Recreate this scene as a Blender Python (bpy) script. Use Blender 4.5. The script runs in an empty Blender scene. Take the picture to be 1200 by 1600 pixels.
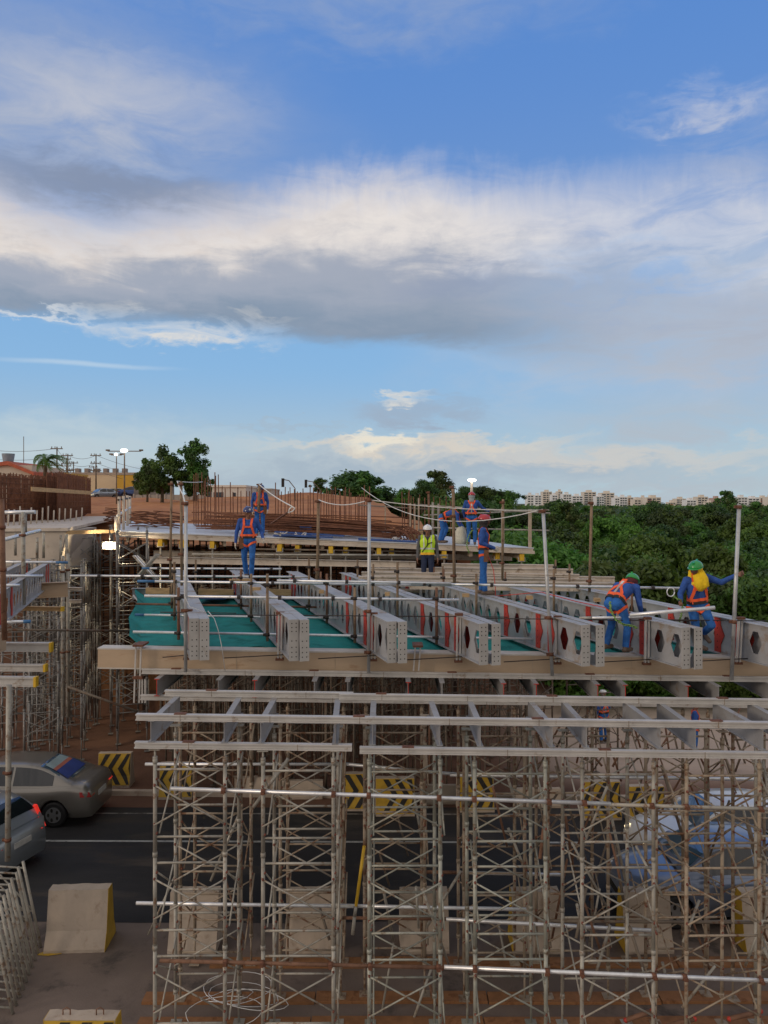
import bpy, bmesh, math, random
from mathutils import Vector, Matrix
from mathutils.bvhtree import BVHTree

scene = bpy.context.scene
col = scene.collection
rng = random.Random(11)
rad = math.radians
Z = Vector((0, 0, 1))

# ---------------------------------------------------------------- camera
FPX, CU, CV, H = 1200.0, 600.0, 785.0, 8.0      # a level phone camera 8 m above the road
cam_data = bpy.data.cameras.new("camera")
cam = bpy.data.objects.new("camera", cam_data)
col.objects.link(cam)
cam_data.sensor_fit = 'VERTICAL'
cam_data.sensor_height = 36.0
cam_data.lens = 27.0
cam_data.shift_y = -15.0 / 1600.0
cam_data.clip_start = 0.05
cam_data.clip_end = 9000.0
cam.location = (0, 0, H)
cam.rotation_euler = (rad(90), 0, 0)
scene.camera = cam

SUN_EL, SUN_AZ = 14.0, -118.0       # degrees; azimuth from +Y towards +X
scene.view_settings.view_transform = 'Standard'
scene.view_settings.look = 'None'
scene.view_settings.gamma = 1.0
scene.view_settings.exposure = 0.0
scene.cycles.max_bounces = 6
scene.cycles.diffuse_bounces = 3
scene.cycles.use_denoising = True

sd = bpy.data.lights.new("sun", 'SUN')
sd.energy = 0.9
sd.angle = rad(12)
sd.color = (1.0, 0.80, 0.62)
sun = bpy.data.objects.new("sun", sd)
col.objects.link(sun)
_d = Vector((math.sin(rad(SUN_AZ)) * math.cos(rad(SUN_EL)), math.cos(rad(SUN_AZ)) * math.cos(rad(SUN_EL)), math.sin(rad(SUN_EL))))
sun.rotation_euler = _d.to_track_quat('Z', 'Y').to_euler()
sun.location = _d * 60

# ---------------------------------------------------------------- sky
world = bpy.data.worlds.new("World")
scene.world = world
world.use_nodes = True
wt = world.node_tree
wt.nodes.clear()


class NG:
    """small helper that wires math nodes"""
    def __init__(self, nt): self.nt = nt
    def n(self, t): return self.nt.nodes.new(t)
    def set(self, sock, v):
        if isinstance(v, (int, float)): sock.default_value = v
        else: self.nt.links.new(v, sock)
    def m(self, op, a, b=0.0, c=None):
        x = self.n('ShaderNodeMath'); x.operation = op
        self.set(x.inputs[0], a); self.set(x.inputs[1], b)
        if c is not None: self.set(x.inputs[2], c)
        return x.outputs[0]
    def add(self, a, b): return self.m('ADD', a, b)
    def sub(self, a, b): return self.m('SUBTRACT', a, b)
    def mul(self, a, b): return self.m('MULTIPLY', a, b)
    def div(self, a, b): return self.m('DIVIDE', a, b)
    def ss(self, x, lo, hi, a=0.0, b=1.0):
        r = self.n('ShaderNodeMapRange'); r.interpolation_type = 'SMOOTHSTEP'
        self.set(r.inputs[0], x); self.set(r.inputs[1], lo); self.set(r.inputs[2], hi); self.set(r.inputs[3], a); self.set(r.inputs[4], b)
        return r.outputs[0]
    def comb(self, x, y, z):
        c = self.n('ShaderNodeCombineXYZ')
        self.set(c.inputs[0], x); self.set(c.inputs[1], y); self.set(c.inputs[2], z)
        return c.outputs[0]
    def noise(self, vec, scale, detail=4.0, rough=0.55, dist=0.0):
        x = self.n('ShaderNodeTexNoise')
        self.nt.links.new(vec, x.inputs['Vector'])
        x.inputs['Scale'].default_value = scale; x.inputs['Detail'].default_value = detail
        x.inputs['Roughness'].default_value = rough; x.inputs['Distortion'].default_value = dist
        return x.outputs[0]
    def mix(self, f, a, b):
        x = self.n('ShaderNodeMix'); x.data_type = 'RGBA'
        self.set(x.inputs[0], f)
        for s, v in ((x.inputs[6], a), (x.inputs[7], b)):
            if isinstance(v, tuple): s.default_value = (v[0], v[1], v[2], 1)
            else: self.nt.links.new(v, s)
        return x.outputs[2]
    def curve(self, x, pts, lo, hi):
        """pts in (x, y) both in real units; y mapped to lo..hi"""
        x0, x1 = pts[0][0], pts[-1][0]
        c = self.n('ShaderNodeFloatCurve')
        cv = c.mapping.curves[0]
        q = [((p[0] - x0) / (x1 - x0), (p[1] - lo) / (hi - lo)) for p in pts]
        while len(cv.points) < len(q): cv.points.new(0.5, 0.5)
        for pt, (a, b) in zip(cv.points, q): pt.location = (a, b)
        c.mapping.update()
        self.set(c.inputs[1], self.m('MINIMUM', self.m('MAXIMUM', self.div(self.sub(x, x0), x1 - x0), 0.0), 1.0))
        return self.add(self.mul(c.outputs[0], hi - lo), lo)


g = NG(wt)
tc = g.n('ShaderNodeTexCoord')
sep = g.n('ShaderNodeSeparateXYZ'); wt.links.new(tc.outputs['Generated'], sep.inputs[0])
az = g.m('ARCTAN2', sep.outputs[0], sep.outputs[1])
el = g.m('ARCSINE', sep.outputs[2])
def AZ(u): return math.atan((u - CU) / FPX)
def EL(u, v): return math.atan((CV - v) / math.hypot(FPX, u - CU))
# wisps are drawn out sideways: a flattened coordinate for the noise
flat = g.comb(az, g.mul(el, 3.2), 0.0)
n_big = g.noise(flat, 3.0, 5, 0.55, 0.3)
n_mid = g.noise(flat, 9.0, 6, 0.6, 0.6)
n_fine = g.noise(g.comb(az, g.mul(el, 2.0), 3.7), 26.0, 6, 0.62, 0.4)
n_vert = g.noise(g.comb(g.mul(az, 3.0), g.mul(el, 0.9), 9.1), 14.0, 5, 0.6, 0.9)   # feathery upright wisps
wob = g.add(g.mul(g.sub(n_mid, 0.5), 0.10), g.mul(g.sub(n_fine, 0.5), 0.05))
azw = g.add(az, g.mul(g.sub(n_big, 0.5), 0.22))
elw = g.add(el, wob)

sky = g.n('ShaderNodeTexSky'); sky.sky_type = 'NISHITA'; sky.sun_disc = False
sky.sun_elevation = rad(SUN_EL); sky.sun_rotation = rad(SUN_AZ)
sky.altitude = 0; sky.air_density = 1.0; sky.dust_density = 0.4; sky.ozone_density = 4.0
ks = 10.0           # cloud colours are written for a background strength of 0.1
# the clear sky: the Nishita sky carried towards the deeper blue of this evening
hv = g.ss(el, 0.0, 0.50)
hz = g.curve(el, [(-0.02, 0.0), (0.10, 0.16), (0.24, 0.50), (0.40, 0.86), (0.6, 1.0)], 0.0, 1.0)
blue = g.mix(hz, (0.46 * ks, 0.60 * ks, 0.68 * ks), (0.105 * ks, 0.265 * ks, 0.66 * ks))
band_blue = g.mul(g.ss(el, 0.06, 0.18), g.ss(el, 0.34, 0.22))
blue = g.mix(g.mul(band_blue, 0.55), blue, (0.20 * ks, 0.49 * ks, 0.86 * ks))
c = g.mix(0.90, sky.outputs[0], blue)


def ell(u, v, ru, rv, soft=0.6, aw=azw, ew=elw):
    a, e = AZ(u), EL(u, v)
    x = g.div(g.sub(aw, a), ru / FPX)
    y = g.div(g.sub(ew, e), rv / FPX)
    d = g.m('SQRT', g.add(g.mul(x, x), g.mul(y, y)))
    return g.ss(d, 1.0, 1.0 - soft)


def K(r, gg, b): return (r * ks, gg * ks, b * ks)
tex = g.ss(n_mid, 0.30, 0.70)
texf = g.ss(n_fine, 0.28, 0.72)
# high veil, upper left and along the top
veil = g.m('MAXIMUM', ell(60, 170, 520, 210, 0.95), g.mul(ell(560, -40, 600, 120, 0.95), 0.6))
c = g.mix(g.mul(veil, g.add(0.55, g.mul(tex, 0.35))), c, K(0.37, 0.43, 0.56))
c = g.mix(g.mul(ell(150, 150, 330, 75, 0.95), g.add(0.35, g.mul(tex, 0.35))), c, K(0.54, 0.56, 0.64))
c = g.mix(g.mul(ell(170, 292, 290, 50, 0.9), 0.85), c, K(0.235, 0.285, 0.40))
c = g.mix(g.mul(ell(1120, 165, 150, 38, 0.9), g.mul(texf, 0.75)), c, K(0.55, 0.58, 0.68))
c = g.mix(g.mul(ell(1160, 240, 190, 90, 0.95), g.mul(tex, 0.5)), c, K(0.42, 0.47, 0.60))
# veil under the band, on the right
c = g.mix(g.mul(ell(1130, 520, 560, 150, 0.9), g.add(0.55, g.mul(tex, 0.4))), c, K(0.52, 0.545, 0.60))
# the big band: edges as curves over the azimuth, feathered by noise
topc = [(0, 290), (130, 335), (250, 325), (400, 300), (520, 268), (640, 262), (760, 280), (880, 278), (980, 272), (1080, 268), (1200, 270)]
botc = [(0, 492), (130, 500), (300, 508), (450, 528), (560, 545), (680, 540), (800, 560), (900, 575), (1000, 590), (1100, 600), (1200, 610)]
etop = g.curve(az, [(AZ(u), EL(u, v)) for u, v in topc], 0.1, 0.6)
ebot = g.curve(az, [(AZ(u), EL(u, v)) for u, v in botc], 0.1, 0.6)
featherk = g.ss(az, -0.22, -0.05, 0.25, 1.0)
tw = g.add(el, g.add(g.mul(g.mul(g.sub(n_vert, 0.5), 0.030), featherk), g.add(g.mul(g.sub(n_fine, 0.5), 0.03), g.mul(g.sub(n_mid, 0.5), 0.05))))
bw = g.add(el, g.add(g.mul(g.sub(n_mid, 0.5), 0.035), g.mul(g.sub(n_fine, 0.5), 0.012)))
rel = g.div(g.sub(g.add(el, g.add(g.mul(g.sub(n_vert, 0.5), 0.012), g.add(g.mul(g.sub(n_mid, 0.5), 0.085), g.mul(g.sub(n_big, 0.5), 0.12)))), ebot), g.sub(etop, ebot))
right = g.ss(az, 0.05, 0.40)
bsoft = g.add(0.018, g.mul(right, 0.09))
m_top = g.ss(g.sub(tw, etop), 0.03, -0.06)
m_bot = g.ss(g.sub(bw, ebot), g.mul(bsoft, -0.35), bsoft)
band = g.mul(m_top, m_bot)
thin = g.sub(1.0, g.mul(right, g.mul(g.sub(1.0, tex), 0.75)))
shade = g.mix(g.ss(rel, 0.02, 0.42), K(0.235, 0.305, 0.405), K(0.37, 0.405, 0.485))
shade = g.mix(g.mul(right, 0.6), shade, K(0.42, 0.47, 0.58))
lit = g.mix(g.ss(az, -0.45, 0.35), K(0.78, 0.69, 0.62), K(0.72, 0.70, 0.71))
bc = g.mix(g.ss(rel, 0.40, 0.80), shade, lit)
bc = g.mix(g.mul(g.mul(g.ss(rel, 0.42, 0.7), texf), 0.55), bc, K(0.92, 0.85, 0.78))
bc = g.mix(g.mul(ell(720, 440, 160, 45, 0.9), 0.45), bc, K(0.235, 0.30, 0.445))
bc = g.mix(g.mul(g.mul(ell(1040, 400, 340, 120, 0.9), 0.75), g.ss(n_mid, 0.42, 0.68)), bc, K(0.25, 0.43, 0.72))
c = g.mix(g.mul(g.mul(band, thin), 0.97), c, bc)
# bright rim below the band, left
c = g.mix(g.mul(ell(280, 518, 225, 29, 0.95), g.mul(g.add(0.45, texf), 0.72)), c, K(0.78, 0.74, 0.68))
c = g.mix(g.mul(ell(40, 489, 130, 11, 0.9), 0.7), c, K(0.72, 0.74, 0.76))
# thin streaks and small clouds over the horizon
c = g.mix(g.mul(ell(130, 571, 170, 6, 0.9, az, g.add(el, g.mul(g.sub(n_big, 0.5), 0.02))), 0.45), c, K(0.62, 0.72, 0.80))
c = g.mix(g.mul(ell(655, 645, 150, 30, 0.7), g.add(0.45, g.mul(tex, 0.5))), c, K(0.34, 0.42, 0.53))
c = g.mix(g.mul(ell(645, 625, 60, 15, 0.7), g.add(0.2, g.mul(texf, 0.7))), c, K(0.74, 0.71, 0.65))
c = g.mix(g.mul(ell(430, 663, 160, 9, 0.8), 0.5), c, K(0.37, 0.47, 0.57))
c = g.mix(g.mul(ell(1060, 655, 260, 50, 0.9), g.add(0.4, g.mul(tex, 0.5))), c, K(0.44, 0.50, 0.57))
c = g.mix(g.mul(ell(640, 738, 900, 52, 0.8), 0.70), c, K(0.42, 0.49, 0.56))
c = g.mix(g.mul(ell(640, 698, 330, 22, 0.7), g.mul(g.ss(n_fine, 0.1, 0.55), 0.8)), c, K(0.72, 0.64, 0.54))
c = g.mix(g.mul(ell(600, 690, 90, 16, 0.7), 0.6), c, K(0.90, 0.83, 0.68))
c = g.mix(g.mul(ell(900, 718, 520, 26, 0.95), 0.65), c, K(0.66, 0.61, 0.55))
c = g.mix(g.mul(ell(620, 742, 480, 26, 0.9), 0.5), c, K(0.34, 0.425, 0.52))
c = g.mix(g.mul(ell(1080, 762, 330, 22, 0.9), 0.55), c, K(0.45, 0.49, 0.54))
c = g.mix(g.mul(ell(60, 700, 480, 70, 0.95), 0.55), c, K(0.58, 0.66, 0.68))
# unseen rest of the dome: broken warm overcast added to lift and neutralise the light
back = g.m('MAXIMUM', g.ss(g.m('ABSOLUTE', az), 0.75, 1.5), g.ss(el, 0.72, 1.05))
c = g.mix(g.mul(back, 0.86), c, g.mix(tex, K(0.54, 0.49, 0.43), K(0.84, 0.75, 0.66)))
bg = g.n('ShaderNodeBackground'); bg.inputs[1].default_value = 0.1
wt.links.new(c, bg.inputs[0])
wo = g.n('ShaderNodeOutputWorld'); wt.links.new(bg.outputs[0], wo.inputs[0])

# ---------------------------------------------------------------- helpers
def P(u, v, Y):
    """where a thing seen at photo pixel (u, v) stands when it is Y metres away"""
    return Vector(((u - CU) / FPX * Y, Y, H - (v - CV) / FPX * Y))


def PZ(u, v, z):
    return P(u, v, (H - z) * FPX / (v - CV))


def mat(name, colr, rough=0.6, metal=0.0, var=0.18, scale=3.0, blotch=None, amount=0.0, bscale=5.0, bump=0.0, bumpscale=40.0, emit=None, coat=0.0, stretch=None):
    m = bpy.data.materials.new(name)
    m.use_nodes = True
    nt = m.node_tree
    q = NG(nt)
    b = nt.nodes['Principled BSDF']
    b.inputs['Roughness'].default_value = rough
    b.inputs['Metallic'].default_value = metal
    if coat: b.inputs['Coat Weight'].default_value = coat
    geo = q.n('ShaderNodeNewGeometry')
    pos = geo.outputs['Position']
    if stretch:
        mp = q.n('ShaderNodeMapping'); mp.inputs['Scale'].default_value = stretch
        nt.links.new(pos, mp.inputs[0]); pos = mp.outputs[0]
    n1 = q.noise(pos, scale, 6, 0.62)
    f = q.ss(n1, 0.25, 0.75)
    lo = tuple(x * (1 - var) for x in colr); hi = tuple(min(1, x * (1 + var)) for x in colr)
    c = q.mix(f, lo, hi)
    if blotch:
        n2 = q.noise(pos, bscale, 8, 0.68, 0.3)
        bl = q.ss(n2, 0.72 - amount * 0.45, 0.80 - amount * 0.30)
        c = q.mix(bl, c, blotch)
        nt.links.new(q.ss(bl, 0, 1, rough, min(1, rough + 0.25)), b.inputs['Roughness'])
        if metal: nt.links.new(q.ss(bl, 0, 1, metal, 0.0), b.inputs['Metallic'])
    nt.links.new(c, b.inputs['Base Color'])
    if bump:
        bn = q.n('ShaderNodeBump'); bn.inputs['Strength'].default_value = bump; bn.inputs['Distance'].default_value = 0.02
        nt.links.new(q.noise(pos, bumpscale, 5, 0.6), bn.inputs['Height'])
        nt.links.new(bn.outputs[0], b.inputs['Normal'])
    if emit:
        b.inputs['Emission Color'].default_value = (*emit[:3], 1); b.inputs['Emission Strength'].default_value = emit[3]
    return m


RUST = (0.15, 0.062, 0.030)
M = dict(
    galv=mat('galvanised tube', (0.78, 0.80, 0.82), 0.38, 0.55, 0.12, 9, (0.42, 0.41, 0.40), 0.22, 4),
    galv_dull=mat('dull galvanised pole', (0.50, 0.52, 0.53), 0.45, 0.4, 0.16, 5, (0.33, 0.31, 0.28), 0.35, 4),
    galv_blue=mat('blue painted tube end', (0.05, 0.16, 0.34), 0.5),
    tube=mat('weathered shoring tube', (0.375, 0.36, 0.315), 0.55, 0.2, 0.30, 2.2, (0.20, 0.12, 0.07), 0.46, 7),
    tube_green=mat('grey-green shoring tube', (0.335, 0.345, 0.30), 0.52, 0.25, 0.28, 2.6, (0.19, 0.125, 0.08), 0.44, 8),
    tube_brown=mat('rust-stained shoring tube', (0.345, 0.285, 0.215), 0.66, 0.1, 0.3, 2.0, (0.17, 0.085, 0.045), 0.52, 5),
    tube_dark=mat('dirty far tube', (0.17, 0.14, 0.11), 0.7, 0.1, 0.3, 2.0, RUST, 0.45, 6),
    rusty=mat('rusty tube', (0.20, 0.105, 0.065), 0.75, 0.1, 0.3, 5, (0.10, 0.05, 0.03), 0.4, 12),
    rebar=mat('rusted reinforcing bar', (0.165, 0.066, 0.034), 0.85, 0.05, 0.35, 4, (0.075, 0.033, 0.02), 0.4, 9),
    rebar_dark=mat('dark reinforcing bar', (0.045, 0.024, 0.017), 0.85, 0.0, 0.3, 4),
    clamp=mat('rusty clamp', (0.17, 0.075, 0.045), 0.7, 0.3, 0.35, 14),
    clamp_dark=mat('dark clamp', (0.045, 0.036, 0.032), 0.6, 0.3, 0.3, 14),
    red_lock=mat('red brace lock', (0.19, 0.060, 0.04), 0.6, 0.1, 0.3, 14),
    alu=mat('pale formwork beam', (0.56, 0.545, 0.52), 0.5, 0.15, 0.12, 3.0, (0.34, 0.27, 0.21), 0.30, 4),
    steel_gray=mat('grey primed steel', (0.31, 0.315, 0.325), 0.55, 0.1, 0.14, 1.6, (0.24, 0.20, 0.17), 0.40, 3),
    girder=mat('grey girder paint', (0.36, 0.37, 0.385), 0.48, 0.05, 0.12, 1.4, (0.285, 0.235, 0.195), 0.46, 2.6),
    girder_dirt=mat('girder end plate paint', (0.43, 0.42, 0.40), 0.5, 0.05, 0.10, 3, (0.30, 0.25, 0.20), 0.25, 4),
    red=mat('red primer', (0.48, 0.045, 0.030), 0.55, 0, 0.2, 4, (0.25, 0.03, 0.02), 0.3, 8),
    hole=mat('dark hole', (0.02, 0.018, 0.016), 0.9, 0, 0.1),
    tan=mat('tan coated beam', (0.50, 0.375, 0.255), 0.6, 0, 0.13, 1.1, (0.40, 0.27, 0.17), 0.36, 1.7, 0.08, 30, stretch=(0.6, 1, 2.2)),
    tan_top=mat('worn beam flange', (0.55, 0.52, 0.47), 0.55, 0, 0.15, 3),
    net=mat('teal safety net', (0.003, 0.245, 0.225), 0.8, 0, 0.16, 3.2, (0.006, 0.16, 0.15), 0.46, 1.3, 0.8, 12),
    wood=mat('raw timber', (0.47, 0.315, 0.16), 0.75, 0, 0.22, 4, (0.30, 0.19, 0.10), 0.3, 6, stretch=(1, 1, 4)),
    wood_gray=mat('weathered timber', (0.42, 0.345, 0.26), 0.8, 0, 0.2, 4, (0.26, 0.20, 0.145), 0.4, 5),
    post=mat('weathered post', (0.235, 0.165, 0.105), 0.8, 0, 0.3, 6, (0.14, 0.08, 0.05), 0.4, 9),
    plank_orange=mat('orange shuttering board', (0.27, 0.125, 0.05), 0.75, 0, 0.28, 3, (0.18, 0.075, 0.03), 0.45, 3),
    sheet=mat('pale deck sheet', (0.56, 0.60, 0.66), 0.42, 0.1, 0.12, 1.2, (0.42, 0.42, 0.43), 0.35, 2),
    lumber=mat('pale stacked beam', (0.56, 0.49, 0.41), 0.65, 0, 0.16, 2.5, (0.34, 0.26, 0.19), 0.4, 4),
    blue_panel=mat('blue panel', (0.035, 0.085, 0.27), 0.4, 0, 0.25, 3),
    yellow=mat('yellow beam cap', (0.72, 0.45, 0.03), 0.5, 0, 0.15, 5),
    conc=mat('cast concrete', (0.46, 0.385, 0.31), 0.85, 0, 0.13, 2.0, (0.36, 0.28, 0.215), 0.38, 3, 0.2, 25),
    conc_pale=mat('pale concrete', (0.56, 0.49, 0.41), 0.8, 0, 0.12, 1.5, (0.42, 0.34, 0.26), 0.3, 2.5),
    ypaint=mat('yellow road paint', (0.50, 0.315, 0.03), 0.6, 0, 0.15, 5, (0.42, 0.29, 0.09), 0.32, 6),
    bpaint=mat('black road paint', (0.022, 0.021, 0.02), 0.6, 0, 0.2, 6, (0.17, 0.125, 0.06), 0.30, 7),
    asphalt=mat('asphalt', (0.022, 0.022, 0.0235), 0.8, 0, 0.3, 0.7, (0.062, 0.053, 0.046), 0.48, 1.1, 0.4, 60, stretch=(0.25, 1, 1)),
    pavement=mat('dusty pavement', (0.175, 0.135, 0.112), 0.85, 0, 0.2, 0.6, (0.085, 0.07, 0.062), 0.45, 0.9, 0.3, 30),
    line=mat('worn white line', (0.42, 0.43, 0.41), 0.6, 0, 0.2, 4, (0.10, 0.10, 0.10), 0.40, 5),
    dirt=mat('red dirt', (0.205, 0.095, 0.05), 0.95, 0, 0.25, 0.6, (0.13, 0.062, 0.04), 0.4, 1.0, 0.5, 8),
    bark=mat('bark', (0.11, 0.085, 0.06), 0.9, 0, 0.3, 5),
    white=mat('white rope', (0.72, 0.72, 0.70), 0.6),
    glove=mat('pale glove', (0.62, 0.56, 0.46), 0.8),
    black=mat('black rubber', (0.016, 0.016, 0.017), 0.6),
)


def leafmat(name, a, b2):
    m = bpy.data.materials.new(name); m.use_nodes = True
    nt = m.node_tree; q = NG(nt); b = nt.nodes['Principled BSDF']
    geo = q.n('ShaderNodeNewGeometry'); oi = q.n('ShaderNodeObjectInfo')
    n1 = q.noise(geo.outputs['Position'], 0.9, 5, 0.6)
    f = q.add(q.mul(q.ss(n1, 0.3, 0.7), 0.55), q.mul(geo.outputs['Random Per Island'], 0.45))
    c = q.mix(f, a, b2)
    hs = q.n('ShaderNodeHueSaturation')
    nt.links.new(c, hs.inputs['Color'])
    nt.links.new(q.add(q.mul(oi.outputs['Random'], 0.05), 0.475), hs.inputs['Hue'])
    nt.links.new(q.add(q.mul(oi.outputs['Random'], 0.6), 0.70), hs.inputs['Value'])
    nt.links.new(hs.outputs[0], b.inputs['Base Color'])
    b.inputs['Roughness'].default_value = 0.55
    tr = q.n('ShaderNodeBsdfTranslucent'); nt.links.new(hs.outputs[0], tr.inputs[0])
    mx = q.n('ShaderNodeMixShader'); mx.inputs[0].default_value = 0.36
    nt.links.new(b.outputs[0], mx.inputs[1]); nt.links.new(tr.outputs[0], mx.inputs[2])
    nt.links.new(mx.outputs[0], nt.nodes['Material Output'].inputs[0])
    return m


M['leaf_dark'] = leafmat('dark leaves', (0.028, 0.066, 0.017), (0.085, 0.155, 0.036))
M['leaf_mid'] = leafmat('green leaves', (0.046, 0.112, 0.018), (0.135, 0.245, 0.040))
M['leaf_light'] = leafmat('light green leaves', (0.060, 0.145, 0.018), (0.16, 0.30, 0.045))
M['leaf_olive'] = leafmat('olive leaves', (0.055, 0.085, 0.022), (0.14, 0.18, 0.05))


class MB:
    """collects faces of one mesh"""
    def __init__(self):
        self.v = []; self.f = []; self.mi = []; self.sm = []; self.cur = 0
    def add(self, vs, fs, smooth=False):
        o = len(self.v)
        self.v.extend(Vector(x) for x in vs)
        for f in fs:
            self.f.append([i + o for i in f]); self.mi.append(self.cur); self.sm.append(smooth)
        return self
    def hexa(self, p):
        return self.add(p, [(0, 3, 2, 1), (4, 5, 6, 7), (0, 1, 5, 4), (1, 2, 6, 5), (2, 3, 7, 6), (3, 0, 4, 7)])
    def box(self, x0, y0, z0, x1, y1, z1):
        return self.hexa([(x0, y0, z0), (x1, y0, z0), (x1, y1, z0), (x0, y1, z0), (x0, y0, z1), (x1, y0, z1), (x1, y1, z1), (x0, y1, z1)])
    def bar(self, p, q, w, h, up=Z):
        """rectangular bar from p to q; w sideways, h along up, centred on the line"""
        p, q = Vector(p), Vector(q)
        d = (q - p).normalized()
        s = d.cross(up)
        if s.length < 1e-4: s = d.cross(Vector((0, 1, 0)))
        s.normalize(); t = s.cross(d).normalized()
        a, b = s * (w / 2), t * (h / 2)
        return self.hexa([p - a - b, p + a - b, q + a - b, q - a - b, p - a + b, p + a + b, q + a + b, q - a + b])
    def tube(self, p, q, r, n=8, r2=None):
        return self.path([p, q], r, n, r2)
    def path(self, pts, r, n=8, r2=None, closed=False, rr=None):
        pts = [Vector(x) for x in pts]
        k = len(pts)
        vs = []; prev = None
        for i, p in enumerate(pts):
            if closed: d = (pts[(i + 1) % k] - pts[i - 1])
            else: d = pts[min(i + 1, k - 1)] - pts[max(i - 1, 0)]
            d.normalize()
            if prev is None:
                a = d.cross(Z if abs(d.z) < 0.9 else Vector((1, 0, 0))).normalized()
            else:
                a = (prev - d * prev.dot(d)).normalized()
            prev = a
            b = d.cross(a)
            R = rr[i] if rr else (r if r2 is None else r + (r2 - r) * i / (k - 1))
            for j in range(n):
                t = 2 * math.pi * j / n
                vs.append(p + (a * math.cos(t) + b * math.sin(t)) * R)
        fs = []
        for i in range(k if closed else k - 1):
            i2 = (i + 1) % k
            for j in range(n):
                fs.append((i * n + j, i * n + (j + 1) % n, i2 * n + (j + 1) % n, i2 * n + j))
        self.add(vs, fs, True)
        if not closed:
            o = len(self.v) - len(vs)
            for rng_ in (range(n - 1, -1, -1), range((k - 1) * n, k * n)):
                self.f.append([o + x for x in rng_]); self.mi.append(self.cur); self.sm.append(False)
        return self
    def ribbon(self, pts, nrm, w, t):
        """flat band along pts; nrm: outward normal at each point"""
        pts = [Vector(x) for x in pts]; vs = []; k = len(pts)
        for i, p in enumerate(pts):
            d = (pts[min(i + 1, k - 1)] - pts[max(i - 1, 0)]).normalized()
            n = Vector(nrm[i]).normalized(); s = d.cross(n).normalized() * (w / 2)
            vs += [p - s - n * t, p + s - n * t, p + s + n * t, p - s + n * t]
        fs = []
        for i in range(k - 1):
            for j in range(4):
                fs.append((i * 4 + j, i * 4 + (j + 1) % 4, i * 4 + 4 + (j + 1) % 4, i * 4 + 4 + j))
        fs += [(3, 2, 1, 0), tuple((k - 1) * 4 + j for j in range(4))]
        return self.add(vs, fs)
    def ell(self, c, r, seg=12, rings=8, mx=None, lo=-1.0):
        vs = []; fs = []
        c = Vector(c)
        for i in range(rings + 1):
            ph = -math.pi / 2 + math.pi * i / rings
            for j in range(seg):
                th = 2 * math.pi * j / seg
                p = Vector((math.cos(ph) * math.cos(th) * r[0], math.cos(ph) * math.sin(th) * r[1], max(math.sin(ph), lo) * r[2]))
                vs.append(c + (mx @ p if mx else p))
        for i in range(rings):
            for j in range(seg):
                fs.append((i * seg + j, i * seg + (j + 1) % seg, (i + 1) * seg + (j + 1) % seg, (i + 1) * seg + j))
        return self.add(vs, fs, True)
    def prism(self, poly, vec):
        """planar polygon pushed along vec"""
        poly = [Vector(x) for x in poly]; vec = Vector(vec); n = len(poly)
        fs = [tuple(range(n - 1, -1, -1)), tuple(range(n, 2 * n))]
        for i in range(n): fs.append((i, (i + 1) % n, n + (i + 1) % n, n + i))
        return self.add(poly + [p + vec for p in poly], fs)
    def grid(self, nx, ny, fn, smooth=True):
        vs = [fn(i / nx, j / ny) for j in range(ny + 1) for i in range(nx + 1)]
        fs = [(j * (nx + 1) + i, j * (nx + 1) + i + 1, (j + 1) * (nx + 1) + i + 1, (j + 1) * (nx + 1) + i) for j in range(ny) for i in range(nx)]
        return self.add(vs, fs, smooth)
    def mesh(self, name, mats, origin=None):
        me = bpy.data.meshes.new(name)
        o = Vector(origin) if origin is not None else Vector((0, 0, 0))
        me.from_pydata([tuple(x - o) for x in self.v], [], self.f)
        if not isinstance(mats, (list, tuple)): mats = [mats]
        for x in mats: me.materials.append(x)
        me.polygons.foreach_set('material_index', self.mi)
        me.polygons.foreach_set('use_smooth', self.sm)
        me.update()
        bm = bmesh.new(); bm.from_mesh(me); bmesh.ops.recalc_face_normals(bm, faces=bm.faces); bm.to_mesh(me); bm.free()
        return me
    def build(self, name, mats, parent=None, origin=None, at=None):
        o = bpy.data.objects.new(name, self.mesh(name, mats, origin))
        col.objects.link(o)
        if parent is not None: o.parent = parent
        elif origin is not None: o.location = origin
        elif at is not None: o.location = at
        return o


def tag(o, label, cat, group=None):
    o['label'] = label; o['category'] = cat; o['kind'] = 'thing'
    if group: o['group'] = group
    return o


def thing(name, label, cat, loc=(0, 0, 0), rz=0.0, group=None):
    o = bpy.data.objects.new(name, None); col.objects.link(o)
    o.empty_display_size = 0.2
    o.location = loc; o.rotation_euler = (0, 0, rz)
    return tag(o, label, cat, group)


def structure(o):
    o['kind'] = 'structure'; return o


KIDS = {}
def dup(root, loc, rz=None, label=None, group=None, scale=None):
    """a copy of a thing with copies of its parts and sub-parts"""
    def go(o, par):
        k = o.copy(); col.objects.link(k)
        if par is not None: k.parent = par
        for ch in o.children: go(ch, k)
        return k
    r = go(root, None)
    r.location = loc
    if rz is not None: r.rotation_euler = (0, 0, rz)
    if scale is not None: r.scale = scale
    if label: r['label'] = label
    if group: r['group'] = group
    return r


ORD = ['leftmost', 'second', 'third', 'fourth', 'fifth', 'sixth', 'seventh', 'eighth', 'ninth', 'tenth', 'eleventh', 'twelfth', 'thirteenth', 'fourteenth', 'fifteenth', 'sixteenth']


def nth(i, n=None):
    if i == 0: return 'leftmost'
    if n is not None and i == n - 1: return 'rightmost'
    return ORD[i] + ' from left'


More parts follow.
